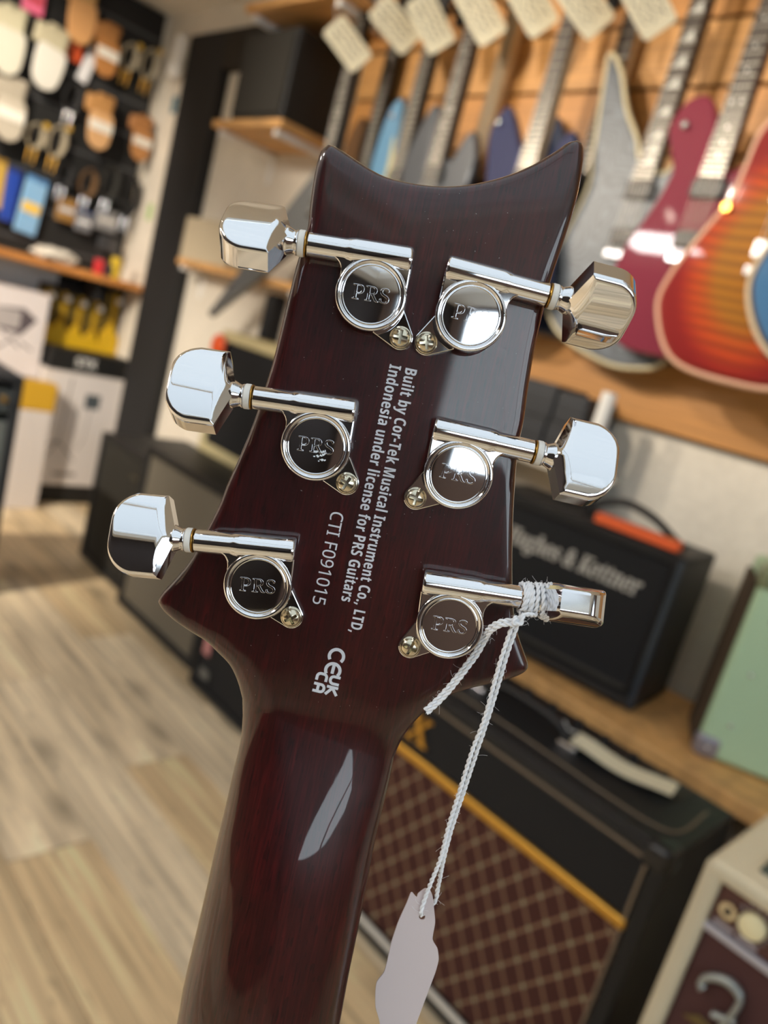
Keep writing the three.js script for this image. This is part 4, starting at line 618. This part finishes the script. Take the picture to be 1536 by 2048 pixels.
// ---- black combo with diamond cloth and gold bar
{
  const vw = 0.71, vh = 0.59, vd = 0.265, zc = -0.655;
  const diamond = canvasTex(1024, 640, (c, w, h) => {
    c.fillStyle = '#44211a'; c.fillRect(0, 0, w, h); const r = mulberry(3); for (let k = 0; k < 5000; k++) { c.fillStyle = r() > 0.5 ? 'rgba(90,40,26,0.35)' : 'rgba(40,18,12,0.35)'; c.fillRect(r() * w, r() * h, 3, 3); }
    const px = 80, py = 107; c.lineWidth = 8; c.strokeStyle = '#84664f';
    for (let k = -40; k < 60; k++) { c.beginPath(); c.moveTo(k * px, 0); c.lineTo(k * px + (h / py) * px, h); c.stroke(); c.beginPath(); c.moveTo(k * px, 0); c.lineTo(k * px - (h / py) * px, h); c.stroke(); }
    c.fillStyle = '#9aa184'; for (let j = 0; j * py / 2 < h; j++) for (let k = -1; k < w / px + 1; k++) { const x = (k + (j % 2) / 2) * px, y = (j * py) / 2; c.beginPath(); c.arc(x, y, 6, 0, 7); c.fill(); }
  });
  diamond.wrapS = diamond.wrapT = THREE.RepeatWrapping;
  const s = amp('guitar_combo', 'black combo amplifier with brown diamond grille cloth and gold bar beside the bench', 1.15, 0, zc, vw, vh, vd, { t: 0.03, gh: 0.37, gy: 0.235, r: 0.014, grille: std(0xffffff, 0.9, { map: diamond, bumpMap: clothBump, bumpScale: 0.0004 }) });
  { const g = s.children.find((c) => c.name === 'speaker_grille').geometry; uvXY(g, 0.65, 0.406); }
  part('upper_panel', at(rbox(vw - 0.06, 0.115, 0.014, 0.003, 1), 0, 0.5, -0.018), grilleBlack, s); part('gold_bar', at(rbox(vw - 0.06, 0.02, 0.014, 0.005, 2), 0, 0.434, -0.01), gold, s);
  const tan = std(0x7c6d5c, 0.7), fr = []; { const W = vw / 2 - 0.036, y0 = 0.05, y1 = 0.556; fr.push(at(rbox(2 * W, 0.006, 0.006, 0.002, 1), 0, y1, -0.008), at(rbox(0.006, y1 - y0, 0.006, 0.002, 1), W, (y0 + y1) / 2, -0.008), at(rbox(0.006, y1 - y0, 0.006, 0.002, 1), -W, (y0 + y1) / 2, -0.008)); }
  part('front_piping', merge(fr), tan, s, null, null, 'thin tan piping'); part('bottom_piping', at(rbox(vw - 0.05, 0.012, 0.01, 0.003, 1), 0, 0.046, 0.001), std(0xd6d2ca, 0.5), s, null, null, 'white piping strip');
  const tp = [], X = vw / 2 - 0.03; tp.push(tube([[-X, vh + 0.0005, -0.2], [-X, vh + 0.0005, -0.07], [-X + 0.03, vh + 0.0005, -0.05], [0, vh + 0.0005, -0.05], [X - 0.03, vh + 0.0005, -0.05], [X, vh + 0.0005, -0.07], [X, vh + 0.0005, -0.2]], 0.0025, 80, 6)); part('top_piping', merge(tp), tan, s, null, null, 'thin tan piping');
  strapHandle(s, -0.02, vh, -0.11, 0.22, blackPlastic);
  part('control_recess', rbox(vw - 0.14, 0.006, 0.07, 0.003, 1), std(0x2c2422, 0.5), s, [0, vh + 0.001, -0.21]);
  for (let k = 0; k < 9; k++) part('knob', cyl(0.011, 0.018, 20, 0.008), blackPlastic, s, [-0.26 + k * 0.062, vh + 0.012, -0.205]);
  const tg = new TextGeometry('VOX', { font: fontSerif, size: 0.06, depth: 0.006, curveSegments: 6 }); tg.computeBoundingBox(); part('gold_letters', tg, gold, s, [-0.325, 0.465, -0.012], null, 'gold VOX letters');
  for (const q of [-1, 1]) part('corner_protector', at(rbox(0.05, 0.05, 0.05, 0.016, 3), q * (vw / 2 - 0.023), vh - 0.022, -0.023), std(0x15161a, 0.3), s);
  const t = thing('price_slip', 'curled cream paper price slip lying on the black combo beside its handle', 'tag', [1.3, vh + 0.008, -0.475], FACE + 0.2);
  const pts = []; for (let k = 0; k <= 14; k++) pts.push([(k / 14 - 0.5) * 0.19, 0.007 + 0.005 * Math.cos((k / 14) * 6)]); const shp = [...pts, ...pts.slice().reverse().map(([a, b]) => [a, b + 0.001])]; part('slip_card', new THREE.ExtrudeGeometry(polyShape(shp), { depth: 0.058, bevelEnabled: false }), std(0xe9e2c8, 0.7), t, [0, 0, -0.025]); part('slip_string', tube([[-0.095, 0.02, 0], [-0.11, 0.02, 0.004], [-0.125, 0.03, 0]], 0.0012, 10, 5), white, t);
}
// ---- black combo on the bench with a script badge
{
  const s = amp('practice_combo', 'black combo amplifier with silver script badge and orange tag on the wooden bench', 1.5, 0.6, -0.83, 0.5, 0.36, 0.22, { turn: FACE + 0.11, t: 0.026 });
  for (const q of [-1, 1]) part('edge_trim', at(rbox(0.012, 0.33, 0.012, 0.003, 2), q * 0.243, 0.185, 0.001), std(0x3e4854, 0.35, { metalness: 0.5 }), s, null, null, 'blue-grey metal edge trim');
  part('lower_trim', at(rbox(0.44, 0.006, 0.006, 0.002, 1), 0, 0.05, -0.006), std(0x45423c, 0.5), s);
  const tg = new TextGeometry('Hughes & Kettner', { font: fontSerif, size: 0.04, depth: 0.004, curveSegments: 4 }); tg.applyMatrix4(new THREE.Matrix4().set(1, 0.3, 0, 0, 0, 1, 0, 0, 0, 0, 1, 0, 0, 0, 0, 1)); tg.computeBoundingBox(); const k = 0.34 / tg.boundingBox.max.x; tg.scale(k, k * 1.5, 1); part('script_badge', tg, std(0xc4c0b8, 0.5), s, [-0.16, 0.245, -0.012], null, 'silver script lettering');
  part('handle', tube([[-0.02, 0.362, -0.08], [0.0, 0.39, -0.08], [0.06, 0.415, -0.08], [0.13, 0.405, -0.08], [0.2, 0.37, -0.08], [0.215, 0.362, -0.08]], 0.009, 36, 8), blackPlastic, s);
  const o = thing('orange_tag', 'orange paper tag under the handle of the black combo on the bench', 'tag', [1.535, 0.962, -0.705], FACE + 0.11); part('tag_sheet', rbox(0.19, 0.022, 0.03, 0.003, 1), std(0xe8622c, 0.6), o, [0, 0.011, 0]); part('tag_eyelet', cyl(0.006, 0.003, 16), gold, o, [0.07, 0.023, 0]);
}
// ---- mint green amplifier standing sideways at the right end of the bench
{
  const s = thing('green_combo', 'mint green amplifier with brown grille turned sideways at the right end of the bench', 'amplifier', [1.53, 0.603, -0.44], FACE + 0.44);
  const green = std(0xb4d2ae, 0.55, { bumpMap: tolexBump, bumpScale: 0.0004 });
  part('cabinet', at(rbox(0.34, 0.4, 0.165, 0.012, 3), 0.17, 0.2, -0.083), green, s); part('speaker_grille', at(rbox(0.012, 0.36, 0.14, 0.004, 1), -0.003, 0.19, -0.085), std(0x4f4030, 0.9, { bumpMap: clothBump, bumpScale: 0.0006 }), s);
  for (const y of [0.022, 0.378]) for (const x of [0.02, 0.32]) { const c = part('corner_protector', rbox(0.05, 0.05, 0.05, 0.014, 3), std(y > 0.2 ? 0x8d9678 : 0x9a98a4, 0.3, { metalness: 0.5 }), s, [x, y, -0.02]); part('corner_rivet', new THREE.SphereGeometry(0.005, 12, 8), chromeSoft, c, [0, 0, 0.026]); }
  for (const y of [0.08, 0.19, 0.3]) part('rivet', new THREE.SphereGeometry(0.005, 12, 8), chromeSoft, s, [0.045, y, 0.0]);
}
// ---- cream combo with dark red front, nearest the camera
{
  const w = 0.5, h = 0.455, d = 0.26, s = amp('cream_combo', 'cream combo amplifier with oxblood front, cream knobs and raised script badge', 1.0, 0.245, 0.025, w, h, d, { mat: creamTolex, t: 0.024, foot: 0.0, gh: 0.335, gy: 0.195, r: 0.014, recess: 0.022, grille: std(0x4a2a28, 0.85, { bumpMap: clothBump, bumpScale: 0.0005 }) });
  part('control_panel', at(rbox(w - 0.048, 0.062, 0.012, 0.003, 1), 0, 0.402, -0.018), std(0x4d2a26, 0.45), s); part('silver_trim', at(rbox(w - 0.048, 0.01, 0.012, 0.002, 1), 0, 0.367, -0.012), std(0xb9b9c6, 0.35, { metalness: 0.5 }), s);
  const j = part('input_jack', cyl(0.011, 0.01, 20).rotateX(Math.PI / 2), nickel, s, [-0.206, 0.404, -0.008]); part('jack_hole', cyl(0.005, 0.002, 16).rotateX(Math.PI / 2), blackPlastic, j, [0, 0, 0.0055]);
  for (let k = 0; k < 6; k++) { const b = part('knob', new THREE.LatheGeometry([[0, 0], [0.017, 0], [0.0165, 0.009], [0.0145, 0.013], [0, 0.014]].map((p) => new THREE.Vector2(...p)), 28).rotateX(Math.PI / 2), std(0xe6dcb2, 0.35), s, [-0.176 + k * 0.055, 0.405, -0.012]); const tick = []; for (let q = 0; q < 11; q++) { const a = -0.8 + q * 0.47; tick.push(at(box(0.002, 0.005, 0.001), 0, 0.0215, 0).rotateZ(-a + 1.57)); } part('dial_marks', merge(tick), std(0xb8b0b2, 0.6), b, [0, 0, 0.0005]); }
  for (const x of [-0.206, -0.176, -0.121]) part('printed_name', at(rbox(0.026, 0.006, 0.001, 0.0004, 1), 0, 0, 0), std(0xa59ea4, 0.6), s, [x, 0.379, -0.0115]);
  // raised script badge
  const L = (pts, r = 0.0042) => tube(pts.map(([x, y]) => [x, y, 0]), r, 40, 8);
  const F = [L([[-0.012, 0.062], [-0.02, 0.068], [-0.012, 0.079], [0.012, 0.09], [0.034, 0.091], [0.05, 0.084], [0.05, 0.066], [0.042, 0.04], [0.035, 0.018], [0.026, 0.004], [0.014, 0.0]], 0.0062), L([[0.018, 0.042], [0.036, 0.047], [0.058, 0.052]], 0.0048)];
  const e = (x) => [L([[x + 0.02, 0.052], [x + 0.008, 0.054], [x + 0.002, 0.046], [x + 0.012, 0.04], [x, 0.034], [x - 0.003, 0.026], [x + 0.008, 0.021], [x + 0.019, 0.026]], 0.0035)];
  const badge = [...F, ...e(0.07), L([[0.094, 0.022], [0.102, 0.052]], 0.0035), L([[0.102, 0.05], [0.114, 0.024]], 0.0035), L([[0.114, 0.024], [0.123, 0.054]], 0.0035), L([[0.15, 0.044], [0.136, 0.042], [0.13, 0.03], [0.14, 0.022], [0.152, 0.034]], 0.0035), L([[0.146, 0.022], [0.162, 0.075]], 0.0035), ...e(0.168), L([[0.194, 0.022], [0.2, 0.05], [0.206, 0.044], [0.216, 0.05]], 0.0035)];
  const bd = part('script_badge', merge(badge), std(0x9fa5a4, 0.35, { metalness: 0.6 }), s, [-0.19, 0.225, -0.006], [0, 0, 0], 'raised silver script badge'); bd.scale.set(0.66, 1.05, 1);
  part('badge_tail', slab(polyShape([[-0.028, 0.012], [0.0, 0.026], [0.05, 0.022], [0.21, 0.02], [0.21, 0.012], [0.03, 0.012]]), 0.003, 0.0008, 1), std(0x6b5a34, 0.5, { metalness: 0.4 }), bd, [0, 0, -0.006]);
  part('top_vent', at(rbox(w - 0.1, 0.006, 0.16, 0.004, 2), 0, h + 0.001, -0.125), std(0x4f5a54, 0.5), s, null, null, 'grey-green recessed vent in the top'); const bars = []; for (let k = 0; k < 16; k++) bars.push(at(rbox(w - 0.12, 0.004, 0.004, 0.001, 1), 0, h + 0.005, -0.06 - k * 0.008)); part('vent_slats', merge(bars), std(0x6a756e, 0.5), s);
  const c = thing('crate', 'black crate on the floor under the cream combo', 'crate', [1.13, 0, 0.025]); part('crate_box', at(rbox(0.28, 0.245, 0.5, 0.008, 2), 0, 0.1225, 0), blackMatte, c); part('crate_rail', at(rbox(0.004, 0.02, 0.46, 0.001, 1), -0.141, 0.2, 0), std(0x3a3a3c, 0.5), c);
}
// ---- the row on the floor further down the wall
{ amp('grey_cabinet', 'black speaker cabinet with plain grey grille on the floor left of the headstock', 1.37, 0, -2.225, 0.57, 0.63, 0.42, { grille: std(0x6f685b, 0.9, { bumpMap: clothBump, bumpScale: 0.0006 }), t: 0.026 });
  const b = amp('black_cabinet', 'all black speaker cabinet beyond the grey-grilled one', 1.42, 0, -2.76, 0.46, 0.56, 0.4, { t: 0.024, grille: std(0x26241f, 0.9) }); part('front_badge', at(rbox(0.05, 0.014, 0.004, 0.001, 1), 0.1, 0.46, -0.008), std(0x4a4438, 0.5), b);
  const c = amp('sticker_combo', 'black combo with small pink sticker on the floor right of the grey-grilled cabinet', 1.33, 0, -1.62, 0.52, 0.46, 0.3, { t: 0.02 }); part('sticker', at(rbox(0.035, 0.06, 0.003, 0.001, 1), -0.195, 0.17, -0.0), std(0xc98a8a, 0.6), c, null, null, 'small pink sticker'); part('white_letters', at(rbox(0.05, 0.03, 0.003, 0.001, 1), -0.18, 0.08, -0.0), std(0x6b6a66, 0.7), c);
  const m = amp('cream_framed_combo', 'cream framed combo amplifier with black grille standing on the grey-grilled cabinet', 1.6, 0.63, -2.3, 0.5, 0.47, 0.19, { mat: std(0xcdbf92, 0.6), t: 0.04, foot: 0.0, recess: 0.012 });
  const p = thing('orange_cover', 'round orange plastic cover hanging at the corner of the cream framed combo', 'cover', [1.585, 1.035, -2.53], FACE); part('cover_dome', new THREE.SphereGeometry(0.045, 28, 16).scale(1, 1, 0.4), orangePlastic, p); part('cover_rim', new THREE.TorusGeometry(0.042, 0.004, 8, 28), std(0xb8441a, 0.5), p);
  const l = amp('dark_grille_combo', 'dark combo amplifier with light grey grille cut by the left photo edge', 0.675, 0, -2.62, 0.56, 0.79, 0.28, { turn: 0, mat: std(0x23272d, 0.5), t: 0.03, gh: 0.6, gy: 0.33, grille: std(0x6d7473, 0.9, { bumpMap: clothBump, bumpScale: 0.0006 }) }); part('control_panel', at(rbox(0.5, 0.08, 0.012, 0.003, 1), 0, 0.7, -0.016), std(0x4b5254, 0.4), l); for (let k = 0; k < 6; k++) part('knob', cyl(0.012, 0.016, 18, 0.009).rotateX(Math.PI / 2), gold, l, [-0.15 + k * 0.075, 0.705, -0.004]);
}
// ---- small shelf of dark boxes under the slat wall
{ const s = thing('low_wall_shelf', 'narrow pale wall shelf below the slat boards with dark boxes on it', 'shelf', [X_WALL, 1.04, -1.15], FACE); part('board', uvXY(rbox(0.42, 0.024, 0.2, 0.002, 1), 0.5, 0.12, 'xz'), std(0xcfc7b8, 0.6), s, [0, -0.012, 0.1]); for (const x of [-0.15, 0.15]) part('bracket', rbox(0.02, 0.1, 0.16, 0.003, 1), blackMatte, s, [x, -0.072, 0.085]);
  const b = (z, y, w, h, label, c = 0x22252b) => { const o = thing('pedal_box', label, 'box', [1.75, y, z], FACE, 'boxes on the low wall shelf'); part('box_body', at(rbox(w, h, 0.15, 0.005, 2), 0, h / 2, 0), std(c, 0.5), o); part('box_lid_line', at(rbox(w * 0.9, 0.004, 0.002, 0.0008, 1), 0, h * 0.7, 0.0755), std(0x3c4048, 0.5), o); };
  b(-1.27, 1.04, 0.11, 0.095, 'dark box lower left on the low wall shelf'); b(-1.155, 1.04, 0.11, 0.095, 'dark box lower middle on the low wall shelf'); b(-1.04, 1.04, 0.11, 0.095, 'dark box lower right on the low wall shelf'); b(-1.265, 1.135, 0.11, 0.09, 'dark box upper left on the low wall shelf'); b(-1.15, 1.135, 0.11, 0.09, 'dark box upper middle on the low wall shelf'); b(-1.045, 1.135, 0.09, 0.08, 'dark box upper right on the low wall shelf');
  const w = thing('paper_roll', 'white rolled paper standing at the right end of the low wall shelf', 'paper', [1.7, 1.04, -0.965]); part('roll_body', at(cyl(0.018, 0.2, 20), 0, 0.1, 0), white, w); part('roll_band', at(cyl(0.019, 0.012, 20), 0, 0.1, 0), std(0xc8c6c0, 0.6), w);
}
renderer.render(scene, camera);
